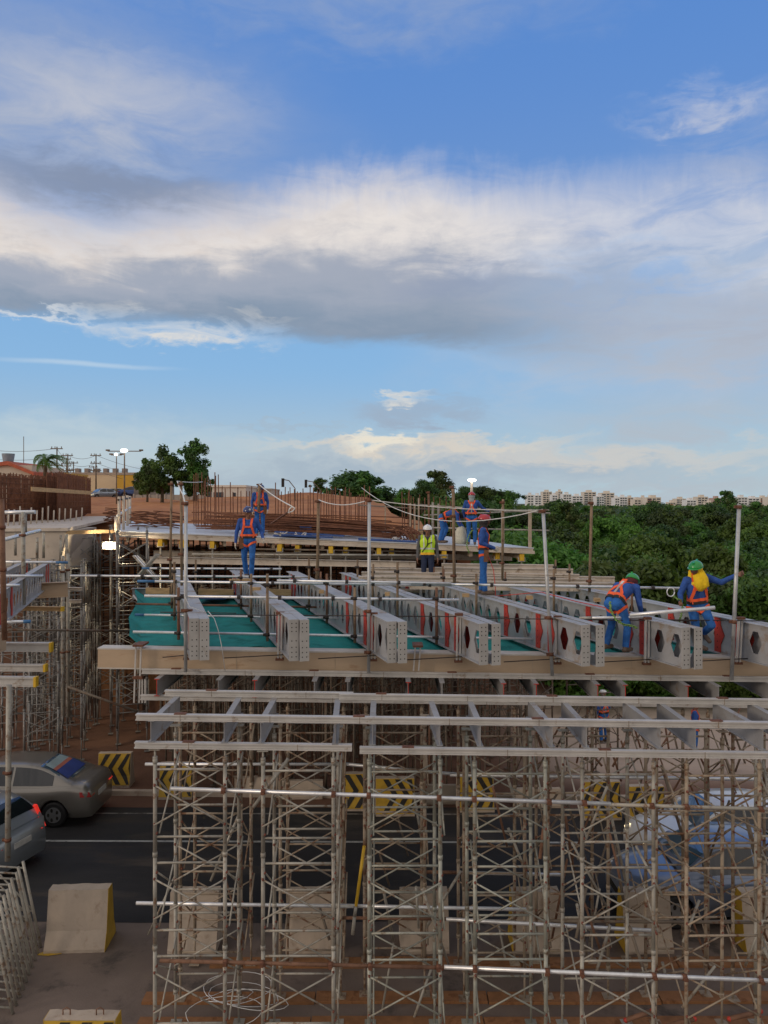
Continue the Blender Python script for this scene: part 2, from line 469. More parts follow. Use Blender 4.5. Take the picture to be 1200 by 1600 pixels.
def coupler_mb(c, d, r):
    m = MB()
    d = Vector(d).normalized()
    m.tube(Vector(c) - d * 0.03, Vector(c) + d * 0.03, r + 0.016, 8)
    s = d.cross(Z if abs(d.z) < 0.8 else Vector((0, 1, 0))).normalized()
    m.bar(Vector(c) + s * (r + 0.005), Vector(c) + s * (r + 0.05), 0.04, 0.05, d)
    return m


def pipe(p, q, r, m, label, cat='scaffold tube', name='scaffold_tube', clamps=(), group=None, clampm='clamp', tip=None):
    """one tube from p to q with its clamps (fractions along it) and maybe a painted tip"""
    p, q = Vector(p), Vector(q)
    o = MB().tube(p, q, r, 10).build(name, M[m], None, p)
    tag(o, label, cat, group)
    for t in clamps:
        coupler_mb((q - p) * t, q - p, r).build('clamp', M[clampm], o)
    if tip:
        a, b, mm = tip
        MB().tube((q - p) * a, (q - p) * b, r + 0.002, 10).build('painted_tip', M[mm], o)
    return o


# ---------------------------------------------------------------- ground, road
DX = -0.307                       # the bridge runs away to the left: dx per metre of depth


def emb_edge(y):                  # right-hand edge of the raised approach
    return 2.6 - 0.06 * (y - 29) if y < 70 else 0.14 - 0.045 * (y - 70)


def sm(t):
    t = max(0.0, min(1.0, t)); return t * t * (3 - 2 * t)


def wob2(x, y, s=1.0):
    return math.sin(x * 0.7 * s + 1.3) * math.cos(y * 0.6 * s + 0.4) + 0.5 * math.sin(x * 1.9 * s + y * 1.3 * s)


def ground_h(x, y):
    if y < 29.2: return 0.0
    top = 5.9 + 1.15 * sm((y - 34.5) / 9) + (min(y, 85) - 29) * 0.019 + 0.45 * sm((y - 60) / 40)
    top += 0.10 * wob2(x, y) * sm((y - 32) / 10) * (1 if y < 150 else 0)
    # spoil heaps where the approach is being dug
    top += 0.65 * math.exp(-(((x + 8.0) / 4) ** 2 + ((y - 84) / 5) ** 2)) + 0.30 * math.exp(-(((x + 7) / 4) ** 2 + ((y - 66) / 6) ** 2)) + 0.12 * wob2(x, y, .45) * sm((y - 50) / 20) * (1 if y < 110 else 0)
    e = emb_edge(y)
    k = sm((e + 5.0 - x) / 5.5)
    return top * k


def ground_grid():
    xs = [-1500, -700, -350, -180, -110, -80] + [-60 + 2.0 * i for i in range(46)] + [40, 50, 65, 90, 140, 250, 500, 900, 1600]
    ys = [-300, -80, -20, 0, 8, 16, 22, 27, 29.1, 29.3] + [30 + 2.0 * i for i in range(50)] + [135, 150, 180, 240, 400, 800, 1300, 2200, 4500]
    m = MB()
    nx = len(xs)
    vs = [(x, y, ground_h(x, y)) for y in ys for x in xs]
    fs = [(j * nx + i, j * nx + i + 1, (j + 1) * nx + i + 1, (j + 1) * nx + i) for j in range(len(ys) - 1) for i in range(nx - 1)]
    return m.add(vs, fs, True)


def ground_material():
    m = bpy.data.materials.new('site ground'); m.use_nodes = True
    nt = m.node_tree; q = NG(nt); b = nt.nodes['Principled BSDF']; b.inputs['Roughness'].default_value = 0.95
    geo = q.n('ShaderNodeNewGeometry'); s = q.n('ShaderNodeSeparateXYZ'); nt.links.new(geo.outputs['Position'], s.inputs[0])
    p = geo.outputs['Position']
    n1 = q.ss(q.noise(p, 0.35, 7, 0.65), 0.3, 0.7); n2 = q.ss(q.noise(p, 2.2, 6, 0.65), 0.3, 0.7)
    c = q.mix(n1, (0.125, 0.062, 0.040), (0.19, 0.095, 0.058))                    # trampled brown earth by the road
    orange = q.mix(q.add(q.mul(n1, .6), q.mul(n2, .4)), (0.33, 0.115, 0.036), (0.60, 0.27, 0.10))                # fresh laterite of the approach
    sand = q.mix(n2, (0.50, 0.39, 0.31), (0.60, 0.48, 0.39))                      # pale sand, right
    high = q.ss(s.outputs[2], 3.0, 6.0)
    c = q.mix(high, c, orange)
    c = q.mix(q.mul(q.mul(q.ss(s.outputs[0], 3.0, 6.5), q.ss(s.outputs[1], 21.0, 23.5)), q.ss(s.outputs[2], 1.0, 0.3)), c, sand)
    green = q.mix(n2, (0.03, 0.055, 0.015), (0.075, 0.10, 0.03))
    wl = q.mul(q.ss(q.add(s.outputs[0], q.mul(n1, 3.0)), 8.0, 11.0), q.ss(q.add(s.outputs[1], q.mul(n1, 3)), 30.0, 34.0))
    wl = q.m('MAXIMUM', wl, q.mul(q.ss(s.outputs[1], 118, 128), q.ss(s.outputs[0], -80, -60)))
    c = q.mix(q.mul(wl, q.ss(s.outputs[2], 6.0, 3.5)), c, green)
    c = q.mix(q.mul(n2, 0.25), c, (0.08, 0.045, 0.03))
    nt.links.new(c, b.inputs['Base Color'])
    bn = q.n('ShaderNodeBump'); bn.inputs['Strength'].default_value = 0.6; bn.inputs['Distance'].default_value = 0.05
    nt.links.new(q.noise(p, 6.0, 8, 0.7), bn.inputs['Height']); nt.links.new(bn.outputs[0], b.inputs['Normal'])
    return m


structure(ground_grid().build('ground', ground_material()))


def strip(name, y0l, y0r, y1l, y1r, z, m, xl=-70, xr=70, ragged=0.0, seed=1):
    r = random.Random(seed); mb = MB(); n = 90
    vs = []
    for i in range(n + 1):
        t = i / n; x = xl + (xr - xl) * t
        vs += [(x, y0l + (y0r - y0l) * t + r.uniform(-ragged, ragged), z), (x, y1l + (y1r - y1l) * t + r.uniform(-ragged, ragged), z)]
    mb.add(vs, [(2 * i, 2 * i + 2, 2 * i + 3, 2 * i + 1) for i in range(n)])
    return structure(mb.build(name, m))


strip('pavement', 2.0, 2.0, 15.5, 15.5, 0.004, M['pavement'], seed=3)
strip('road', 14.6, 14.6, 20.6, 19.6, 0.008, M['asphalt'], ragged=0.06)
strip('lane_line', 18.55, 17.5, 18.64, 17.59, 0.012, M['line'])
strip('edge_line', 20.15, 19.15, 20.22, 19.22, 0.012, mat('faded edge line', (0.26, 0.25, 0.235), 0.7, 0, 0.2, 4, (0.06, 0.055, 0.05), 0.55, 2.5))
kb = MB()
kb.bar((-70, 22.9, 0.06), (70, 18.7, 0.06), 0.16, 0.14)
structure(kb.build('kerb', M['conc']))

# ---------------------------------------------------------------- girders
Y0 = 12.5
GU = [296, 452, 605.5, 749, 909, 1066, 1224]      # where the front left edges of the pairs stand in the photo
GV = [967, 968.7, 971.7, 975, 977, 981, 984]
GH, GFL, GLEN = 0.67, 0.155, 9.6
PAIR = [0.165, 0.172, 0.172, 0.205, 0.235, 0.20, 0.21]
GX = [(u - CU) / FPX * Y0 for u in GU]
GZ = [H - (v - CV) / FPX * Y0 for v in GV]
RED_AT = {2, 3, 6, 19, 20}


def girder_parts(red_side):
    """local: origin at the front left top edge, running along +y, z down"""
    c = GFL / 2
    fl = MB()
    fl.box(0, 0.012, -0.014, GFL, GLEN, 0)
    fl.box(0, 0.012, -GH, GFL, GLEN, -GH + 0.014)
    w = MB(); T = 0.006
    zt, zb = -0.014, -GH + 0.014
    step, first = 0.44, 0.02
    n = int((GLEN - 0.2) / step)
    zm = -GH / 2; hh = 0.19
    def ring(y0, y1, hole):
        ym = (y0 + y1) / 2
        for x in (c - T, c + T):
            if not hole:
                w.add([(x, y0, zt), (x, y1, zt), (x, y1, zb), (x, y0, zb)], [(0, 1, 2, 3)])
                continue
            o = [(x, y0, zt), (x, y1, zt), (x, y1, zm), (x, y1, zb), (x, y0, zb), (x, y0, zm)]
            i = [(x, ym - 0.055, zm + hh), (x, ym + 0.055, zm + hh), (x, ym + 0.145, zm), (x, ym + 0.055, zm - hh), (x, ym - 0.055, zm - hh), (x, ym - 0.145, zm)]
            w.add(o + i, [(k, (k + 1) % 6, 6 + (k + 1) % 6, 6 + k) for k in range(6)])
        if hole:
            i = [(ym - 0.055, zm + hh), (ym + 0.055, zm + hh), (ym + 0.145, zm), (ym + 0.055, zm - hh), (ym - 0.055, zm - hh), (ym - 0.145, zm)]
            w.add([(c - T, a, b) for a, b in i] + [(c + T, a, b) for a, b in i], [(k, (k + 1) % 6, 6 + (k + 1) % 6, 6 + k) for k in range(6)])
    y = first
    ring(0.012, first, False)
    reds = []
    for k in range(n):
        ring(y, y + step, True)
        if k in RED_AT:
            reds.append(y + step / 2)
        y += step
    ring(y, GLEN, False)
    ep = MB()
    ep.box(0, 0, -GH - 0.004, GFL, 0.012, 0.004)
    ep.cur = 1
    for x in (0.042, GFL - 0.042):
        for z in (-0.06, -0.125, -0.19, -0.345, -0.45, -0.53, -0.605):
            t = [(x + 0.010 * math.cos(a * math.pi / 4), -0.0015, z + 0.011 * math.sin(a * math.pi / 4)) for a in range(8)]
            ep.prism(t, (0, 0.004, 0))
    rd = []
    for ym in reds:
        r = MB()
        xs = c - T - 0.016
        poly = [(xs, ym + 0.10, zt - 0.004), (xs, ym - 0.06, zt - 0.004), (xs, ym - 0.06, zm + 0.17), (xs, ym - 0.15, zm), (xs, ym - 0.06, zm - 0.17), (xs, ym - 0.06, zb + 0.004), (xs, ym + 0.10, zb + 0.004)]
        r.prism(poly, (0.009, 0, 0))
        r.prism([(2 * c - p[0] - 0.0, p[1], p[2]) for p in poly], (-0.009, 0, 0))
        for z in (-0.10, -0.22, -0.34, -0.46, -0.57):
            r.cur = 1
            r.prism([(xs - 0.001, ym + 0.02 + 0.012 * math.cos(a * math.pi / 3), z + 0.012 * math.sin(a * math.pi / 3)) for a in range(6)], (0.004, 0, 0))
            r.cur = 0
        rd.append(r)
    return fl, w, ep, rd


def make_girder():
    t = thing('steel_girder', 'grey steel girder', 'girder', (0, 0, 0), 0, 'perforated steel girders of the new bridge')
    fl, w, ep, rd = girder_parts(True)
    fl.build('flange', M['girder'], t)
    w.build('web', M['girder'], t)
    ep.build('end_plate', [M['girder_dirt'], M['hole']], t)
    for r in rd: r.build('red_stiffener', [M['red'], M['hole']], t)
    return t


g0 = make_girder()
GANG = math.atan(-DX)
def girder_at(x, z, y, label, first=False):
    o = g0 if first else dup(g0, (x, y, z))
    o.location = (x, y, z); o.rotation_euler = (0, 0, GANG); o['label'] = label
    return o
for i in range(7):
    nm = nth(i, 7)
    girder_at(GX[i], GZ[i], Y0, f'{nm} grey perforated girder pair, its left girder' if 0 < i < 6 else f'left girder of the {nm} grey perforated pair', i == 0)
    girder_at(GX[i] + PAIR[i], GZ[i] - 0.004, Y0, f'{nm} grey perforated girder pair, its right girder' if 0 < i < 6 else f'right girder of the {nm} grey perforated pair')
girder_at(P(69, 879, 21.7).x + DX * (13.2 - 21.7), 6.30, 13.2, 'grey girder with red plates at the left picture edge, nearer of two')
girder_at(P(69, 879, 21.7).x - 0.72 + DX * (13.9 - 21.7), 6.30, 13.9, 'grey girder with red plates at the left picture edge, farther of two')


def gx_at(i, y): return GX[i] + DX * (y - Y0)


# tan transverse beam the girders sit on
def hbeam(p, q, h, w, m, name, label, cat, group=None, cap=None, topm=None, tf=0.012):
    """I-beam whose top face runs from p to q"""
    p, q = Vector(p), Vector(q); L = q - p
    t = MB()
    up = Z
    a, b = Vector((0, 0, 0)), L
    t.bar(a - up * tf / 2, b - up * tf / 2, w, tf)
    t.bar(a - up * (h - tf / 2), b - up * (h - tf / 2), w, tf)
    t.bar(a - up * (h / 2), b - up * (h / 2), tf * 0.9, h - 2 * tf)
    o = t.build(name, M[m], at=p)
    tag(o, label, cat, group)
    if cap:
        d = L.normalized()
        e = MB()
        for s in cap[1]:
            c0 = (a if s == 0 else b)
            e.bar(c0 - up * h / 2 - d * (0.05 if s == 0 else -0.002), c0 - up * h / 2 + d * (-0.002 if s == 0 else 0.05), w + 0.008, h + 0.008)
        e.build('end_cap', M[cap[0]], o)
    return o


YB = 13.72
tl, tr_ = P(157, 1010, YB), P(1195, 1025.5, YB)
tb = thing('bearing_beam', 'long tan steel beam carrying the front ends of the girders', 'beam', tl)
L = tr_ - tl
b1 = MB(); b1.bar((0, 0, -0.012), L + Vector((0, 0, -0.012)), 0.30, 0.024)
b1.bar((0, 0, -0.355), L + Vector((0, 0, -0.355)), 0.30, 0.022)
b1.build('flange', M['tan_top'], tb)
b2 = MB(); b2.bar((0.004, -0.138, -0.184), L + Vector((-0.004, -0.138, -0.184)), 0.012, 0.318)
b2.build('web', M['tan'], tb)
b3 = MB()
for k in range(7):
    f = 0.06 + k * 0.147
    b3.bar(L * f + Vector((0, -0.1475, -0.03)), L * f + Vector((0, -0.1475, -0.34)), 0.006, 0.006, Vector((0, 1, 0)))
b3.build('joint', M['wood_gray'], tb)
tb2 = hbeam(P(1199, 1027, YB), P(1420, 1030, YB), 0.36, 0.3, 'tan', 'bearing_beam', 'short tan beam end continuing at the right picture edge', 'beam')

# teal net under the girders
def net_fn(a, b):
    y = 13.86 + b * (21.9 - 13.86)
    xl = gx_at(0, y) - 1.02 - 0.05 * math.sin(b * 7) ; xr = gx_at(6, y) + 0.4
    s = a
    x = xl + (xr - xl) * s
    z = 5.385 - 0.018 * (x - DX * (y - Y0) - GX[0])
    z += 0.015 * math.sin(x * 9 + y * 2.3) * math.cos(y * 3.1 + x) - 0.03 * abs(math.sin((x - DX * (y - Y0)) * 1.96 + 0.3))
    if s < 0.022:
        k = 1 - s / 0.022
        z += 0.22 * k * (0.85 + 0.15 * math.sin(b * 11)); x += 0.03 * math.sin(b * 13) * k
    if b < 0.012: z += 0.035
    return (x, y, z)
tag(MB().grid(180, 70, net_fn).build('safety_net', M['net']), 'teal safety net spread under the grey girders', 'safety net')

# yokes and tie rods in front of each girder pair
YK = [(290, 298, 953, 1029), (435, 441, 957, 1030), (580.5, 587.5, 958, 1031), (714, 720, 959, 1033), (868, 875, 963, 1036), (1007.5, 1015, 965, 1037), (1152, 1162, 965, 1036)]
for i, (a, b, v0, v1) in enumerate(YK):
    y = 13.40
    p0, p1 = P((a + b) / 2, v0, y), P((a + b) / 2 - (4 if i == 6 else 1), v1, y)
    t = thing('girder_yoke', f'pale twin-channel yoke with tie rods, at the {nth(i, 7)} girder pair', 'yoke', p1, 0, 'yokes clamping the girder pairs')
    hgt = p0 - p1
    for s in (-0.028, 0.028):
        ch = MB(); ch.bar(Vector((s, 0, 0)), hgt + Vector((s, 0, 0)), 0.028, 0.05, Vector((0, 1, 0)))
        ch.build('channel', M['alu'], t)
    pl = MB()
    pl.box(-0.07, -0.04, -0.02, 0.07, 0.04, 0.02)
    pl.build('washer_plate', M['clamp'], t)
    pl2 = MB(); h2 = hgt.z
    pl2.box(hgt.x - 0.07, -0.04, h2 - 0.03, hgt.x + 0.07, 0.04, h2 + 0.012)
    pl2.build('washer_plate', M['clamp'], t)
    rl = 1.25 if i else 0.5
    rr_ = 0.85 if i < 6 else 0.5
    MB().tube((hgt.x - rl, 0.05, h2 - 0.045), (hgt.x + rr_, -0.055, h2 - 0.05), 0.009, 6).build('tie_rod', M['clamp_dark'], t)
    MB().tube((-0.95 if i else -0.4, -0.12, 0.045), (0.30, -0.05, 0.10), 0.009, 6).build('tie_rod', M['clamp_dark'], t)
for u, v0, v1, n_ in ((216.5, 1009, 1098, 'left end'), (653, 1010, 1048, 'middle')):
    p0, p1 = P(u, v0, 13.45), P(u - 3, v1, 13.45)
    t = thing('hanger_clamp', f'twin-rod hanger hooked over the tan beam near its {n_}', 'clamp', p1, 0, 'hangers on the tan beam')
    hgt = p0 - p1
    for s in (-0.045, 0.045):
        MB().bar(Vector((s, 0, 0)), hgt + Vector((s, 0, 0)), 0.024, 0.03, Vector((0, 1, 0))).build('rod', M['alu'], t)
    MB().box(hgt.x - 0.09, -0.05, hgt.z - 0.01, hgt.x + 0.09, 0.3, hgt.z + 0.025).build('bracket', M['clamp'], t)
    if n_ == 'left end':
        MB().box(-0.06, -0.04, hgt.z * 0.42, 0.11, 0.04, hgt.z * 0.42 + 0.05).build('bracket', M['clamp'], t)
        for s in (0.10, 0.15): MB().bar(Vector((s, 0, 0.0)), Vector((s, 0, hgt.z * 0.42)), 0.024, 0.03, Vector((0, 1, 0))).build('rod', M['alu'], t)

# bracing pipes over and under the girders, with the posts that tie them
ROWS = [(14.1, 931, 226, 717, 937.5, 989), (16.3, 908, 215, 706, 914.5, 962), (18.1, 899.5, 110, 485, 901.5, 945), (20.0, 888, 222, 440, 889, None)]
names = ['nearest', 'second nearest', 'third nearest', 'farthest']
for k, (y, va, ua, ub, vb, vlow) in enumerate(ROWS):
    tip = (0.0, 0.055, 'galv_blue') if k in (1, 3) else None
    pipe(P(ua, va, y), P(ub, vb, y), 0.026, 'galv', f'galvanised pipe across the girder tops, {names[k]} of four starting left', clamps=(0.12, 0.3, 0.43, 0.6, 0.75, 0.93), clampm='clamp_dark', tip=tip)
pipe(P(433, 907, 16.2), P(705, 911.5, 16.2), 0.026, 'galv', 'galvanised pipe laid across the middle girder tops', clamps=(0.1, 0.4, 0.7), clampm='clamp_dark')
pipe(P(642, 912, 16.25), P(1062, 919, 16.25), 0.026, 'galv', 'galvanised pipe across the right girder tops ending at the green-helmeted worker', clamps=(0.05, 0.3, 0.62, 0.9), clampm='clamp_dark')
low = [(989, 14.25, 0.92), (962, 16.3, 0.90), (945, 18.1, 0.85)]
for k, (v, y, cov) in enumerate(low):
    x0 = gx_at(0, y) - 0.95; x1 = gx_at(4 if k == 0 else 2, y) + 0.7
    z = H - (v - CV) / FPX * y
    pipe((x0, y, z + 0.02), (x1, y, z - 0.018 * (x1 - x0) + 0.02), 0.026, 'galv' if k < 2 else 'rusty', f'pipe lying on the teal net, {["nearest", "middle", "farthest"][k]} of three', tip=(0.0, 0.04, 'galv_blue') if k == 1 else None)
posts = []
for k, (y, va, ua, ub, vb, vlow) in enumerate(ROWS[:3]):
    for i in range(0, 5):
        x = gx_at(i, y) - 0.10
        u = CU + x / y * FPX
        if u < 235 or u > 705: continue
        posts.append((x, y, H - (va - CV) / FPX * y + 0.16 + (0.25 if (k + i) % 3 == 1 else 0), 5.48 - 0.018 * (x - GX[0])))
for i in range(4, 7):
    y = 16.25; x = gx_at(i, y) - 0.12
    posts.append((x, y, 6.5 + 0.1 * (i % 2), 5.45))
for y in (19.6, 20.6):
    for i in range(0, 7):
        x = gx_at(i, y) + 0.42 + 0.2 * math.sin(i * 3 + y)
        posts.append((x, y, 6.35 + 0.12 * math.sin(i * 2.1 + y), 5.35))
pgroup = 'short rusty posts tying the bracing pipes'
for n_, (x, y, zt, zb) in enumerate(posts):
    o = MB().tube((0, 0, 0), (0, 0, zt - zb), 0.026, 8).build('brace_post', M['post' if n_ % 3 else 'rusty'], at=(x, y - 0.055, zb))
    tag(o, 'short brown post clamped between the bracing pipes beside a girder', 'post', pgroup)
    coupler_mb((0, 0, zt - zb - 0.2), Z, 0.026).build('clamp', M['clamp_dark'], o)
    coupler_mb((0, 0, 0.12), Z, 0.026).build('clamp', M['clamp_dark'], o)

# tall poles
def pole(u0, v0, u1, v1, y, r, m, label, clamps=(0.985,), name='tall_pole'):
    return pipe(P(u1, v1, y), P(u0, v0, y), r, m, label, 'pole', name, clamps, None, 'clamp')
pole(290.5, 783, 290, 1050, 13.3, 0.030, 'galv_dull', 'tall galvanised pole at the leftmost girder pair', (0.985, 0.36))
pole(577, 779, 576, 1052, 13.35, 0.030, 'galv_dull', 'tall galvanised pole at the third girder pair', (0.99, 0.355, 0.12))
pole(848.5, 796, 863, 1056, 13.3, 0.030, 'galv_dull', 'tall galvanised pole leaning left beside the fifth girder pair', (0.99, 0.35, 0.13))
pole(1155, 788, 1143, 1062, 13.2, 0.033, 'galv_dull', 'tall galvanised pole held by the yellow-hooded worker', (0.985, 0.33))
pole(268, 752, 266, 905, 17.6, 0.028, 'post', 'brown post left of the leftmost tall galvanised pole', (0.97, 0.2))
pole(283, 752, 284, 915, 16.8, 0.030, 'post', 'brown post just left of the leftmost tall galvanised pole', (0.97, 0.3))
pole(405.5, 756, 404, 800, 25.6, 0.05, 'post', 'brown post with a rope hook beside the rear blue worker', (0.97,))
pole(497.5, 781, 496, 905, 17.0, 0.034, 'post', 'weathered post standing between the second and third girder pairs', (0.98, 0.12))
pole(669.5, 768, 671, 840, 24.6, 0.035, 'rusty', 'rusty post at the front edge of the rear deck', (0.98,))
pole(708, 764, 710, 915, 16.9, 0.036, 'post', 'thick weathered post left of the red-helmeted standing worker', (0.72, 0.1))
pole(707, 760, 707.5, 800, 17.0, 0.020, 'tube_dark', 'thin dark rod with a hook standing on top of a thick weathered post', (0.97,))
pole(786, 780, 785, 905, 18.4, 0.030, 'post', 'weathered post right of the red-helmeted standing worker', (0.96, 0.2))
pole(924.5, 784, 921, 925, 16.4, 0.030, 'post', 'weathered post above the two green-helmeted workers', (0.985, 0.12))

# life-line ropes
def sag(p, q, s, n=14):
    return [p.lerp(q, i / n) - Vector((0, 0, 4 * s * (i / n) * (1 - i / n))) for i in range(n + 1)]
def rope(pts, r, m, label, name='safety_rope'):
    return tag(MB().path(pts, r, 6).build(name, M[m], None, pts[0]), label, 'rope')
rope(sag(P(498, 781, 17), P(577, 781, 13.35), 0.10), 0.010, 'white', 'white rope sagging between the weathered post and a tall pole')
rope(sag(P(577, 781, 13.35), P(848, 797, 13.3), 0.06), 0.009, 'white', 'white rope between the third and fifth girder poles')
rope(sag(P(565, 762, 24), P(848, 796, 13.3), 0.55), 0.010, 'white', 'white rope coming from the rebar down to the leaning pole')
rope(sag(P(405, 757, 25.4), P(456, 791, 21), 0.05), 0.018, 'white', 'white rope from the hooked brown post to a snap hook')
rope([P(455, 791, 21), P(461, 794, 21), P(457, 799, 21), P(450, 801, 21), P(452, 796, 21), P(456, 791.5, 21)], 0.02, 'white', 'pale snap hook at the end of the short white rope', 'snap_hook')
rope(sag(P(449, 801, 21), P(424, 818, 23), 0.0), 0.028, 'clamp', 'brown lanyard stretched from the snap hook to the rear deck', 'lanyard')
rope(sag(P(277, 752, 17.2), P(316, 753, 25), 0.02) , 0.012, 'white', 'pale wire from the brown posts towards the trees')
rope([P(277, 752, 17.0), P(281, 764, 16.6), P(286, 773, 15.5), P(289, 786, 13.4)], 0.014, 'white', 'white rope tied at the top of the leftmost pole')
rope([P(325, 955, 13.3), P(335, 967, 12.9), P(341, 985, 12.8), P(346, 1008, 12.9), P(352, 1050, 13.0)], 0.007, 'white', 'white string hanging from the leftmost girder pair')
rope([P(289, 800, 13.2), P(291, 880, 13.22), P(288, 930, 13.2), P(296, 948, 13.1), P(322, 957, 13.2)], 0.006, 'white', 'thin white string wound down the leftmost pole')

# packing timbers on the girder tops
for k, (u, v, y, w) in enumerate([(374, 894, 18.6, 0.42), (402, 912.5, 16.9, 0.18), (480, 903, 18.2, 0.34), (503, 913, 16.6, 0.1), (605, 914, 16.4, 0.1), (727, 917, 16.4, 0.14), (826, 919, 16.2, 0.12), (931, 921, 16.0, 0.12)]):
    p = P(u, v, y); p.z = 5.99 - 0.018 * (p.x - DX * (y - Y0) - GX[0]) + 0.15
    o = MB().bar((-w / 2, -0.1, 0), (w / 2, 0.12 if w > .2 else -0.1, 0), 0.14, 0.07).build('packing_timber', M['wood'], at=(p.x, p.y, p.z))
    tag(o, 'small sawn timber block lying on a girder top', 'timber', 'packing timbers on the girders')
for k, (u0, u1, v, y) in enumerate([(310, 365, 925, 19.0), (420, 455, 925, 19.4), (228, 265, 923, 19.6)]):
    p, q = P(u0, v, y), P(u1, v + 1, y)
    tag(MB().bar((0, 0, 0), q - p, 0.05, 0.16).build('edge_board', M['wood'], at=p), f'fresh sawn board closing the net between girders, {["middle", "right", "left"][k]} of three', 'board')
for k, (u0, u1, v, y) in enumerate([(305, 352, 909, 19.8), (393, 440, 909, 19.8)]):
    p = P(u0, v, y); q = P(u1, v, y)
    tag(MB().box(0, 0, 0, q.x - p.x, 1.6, 0.05).build('formwork_sheet', M['blue_panel'], at=(p.x, p.y, 5.5)), f'dark blue panel lying behind the net, {["left", "right"][k]} one', 'panel')

# the lower formwork grid: longitudinal joists between transverse beams
def tilt(x): return -0.0130 * (x + 3.43)
def zt4(x): return 4.70 + tilt(x)
def zt3(x): return 5.085 + tilt(x)
def tbeam(u0, u1, v, y, zf, label, h=0.085, w=0.085, cap=None):
    x0, x1 = (u0 - CU) / FPX * y, (u1 - CU) / FPX * y
    o = hbeam((x0, y, zf(x0)), (x1, y, zf(x1)), h, w, 'alu', 'formwork_beam', label, 'beam', None, cap, tf=0.018)
    n = max(2, int((x1 - x0) / 1.2))
    for k in range(n):
        t = (k + 0.5) / n
        c = Vector((x1 - x0, 0, zf(x1) - zf(x0))) * t
        j = MB(); j.bar(c + Vector((0, -w / 2 - 0.002, -0.001)), c + Vector((0, -w / 2 - 0.002, -h)), 0.006, 0.006, Vector((0, 1, 0)))
        j.build('joint', M['post'], o)
        if k % 2 == 0:
            cl = MB(); cl.box(c.x - 0.09, -0.03, c.z + 0.001, c.x + 0.07, 0.05, c.z + 0.014)
            cl.build('clip', M['clamp'], o)
    return o
YF = 10.6
tbeam(211, 550, 0, YF, zt4, 'lowest front pale formwork beam, left length with its free end')
tbeam(562, 1330, 0, YF - 0.1, zt4, 'lowest front pale formwork beam, long right length', cap=None)
tbeam(213, 1330, 0, YF, zt3, 'pale formwork beam on top of the front joist ends')
tbeam(258, 552, 0, 11.94, zt3, 'pale formwork beam on the rear joist ends, left length')
tbeam(530, 1330, 0, 11.86, zt3, 'pale formwork beam on the rear joist ends, right length')
tbeam(220, 1300, 0, 13.15, zt4, 'pale lower formwork beam in the shade of the tan beam')
tbeam(222, 1300, 0, 13.42, zt3, 'pale formwork beam just below the tan beam')
tbeam(250, 1300, 0, 11.9, zt4, 'pale lower formwork beam under the rear joist ends')
tbeam(300, 560, 0, 16.2, zt4, 'pale deep beam far under the girders, left')
tbeam(560, 950, 0, 16.4, zt4, 'pale deep beam far under the girders, right')
JX = [237, 351, 408, 524, 582, 687, 750, 862, 915.5, 1030, 1085, 1190, 1246]
for i, u in enumerate(JX):
    x = (u - CU) / FPX * YF
    z = zt4(x)
    o = hbeam((x, YF - 0.04, z + 0.299), (x - (0.05 if i % 2 else 0), 12.05, z + 0.299), 0.297, 0.085, 'steel_gray', 'formwork_joist', f'grey steel joist of the front formwork bay, {nth(i, 13)}', 'joist', 'grey joists of the front bay')
JX2 = [(245, 1), (341, 0), (398, 1), (491, 0), (543, 0), (638, 1), (691, 0), (787, 1), (838, 1), (934, 1), (977, 1), (1075, 1), (1123, 0), (1215, 0)]
for i, (u, rd) in enumerate(JX2):
    y = 13.05
    x = (u - CU) / FPX * y; z = zt4(x)
    o = hbeam((x, y, z + 0.297), (x + 0.03, y + 3.4, z + 0.297), 0.295, 0.085, 'steel_gray', 'formwork_joist', f'grey steel joist below the tan beam, {nth(i, 14)}' + (', with a red end' if rd else ''), 'joist', 'grey joists of the second bay')
    if rd: 
        e = MB()
        e.bar((0, -0.003, -0.009), (0, -0.003, -0.2865), 0.012, 0.006, Vector((0, 1, 0)))
        e.box(-0.044, -0.006, -0.013, 0.044, -0.001, 0.0005); e.box(-0.044, -0.006, -0.2955, 0.044, -0.001, -0.283)
        e.build('painted_end', M['red'], o)

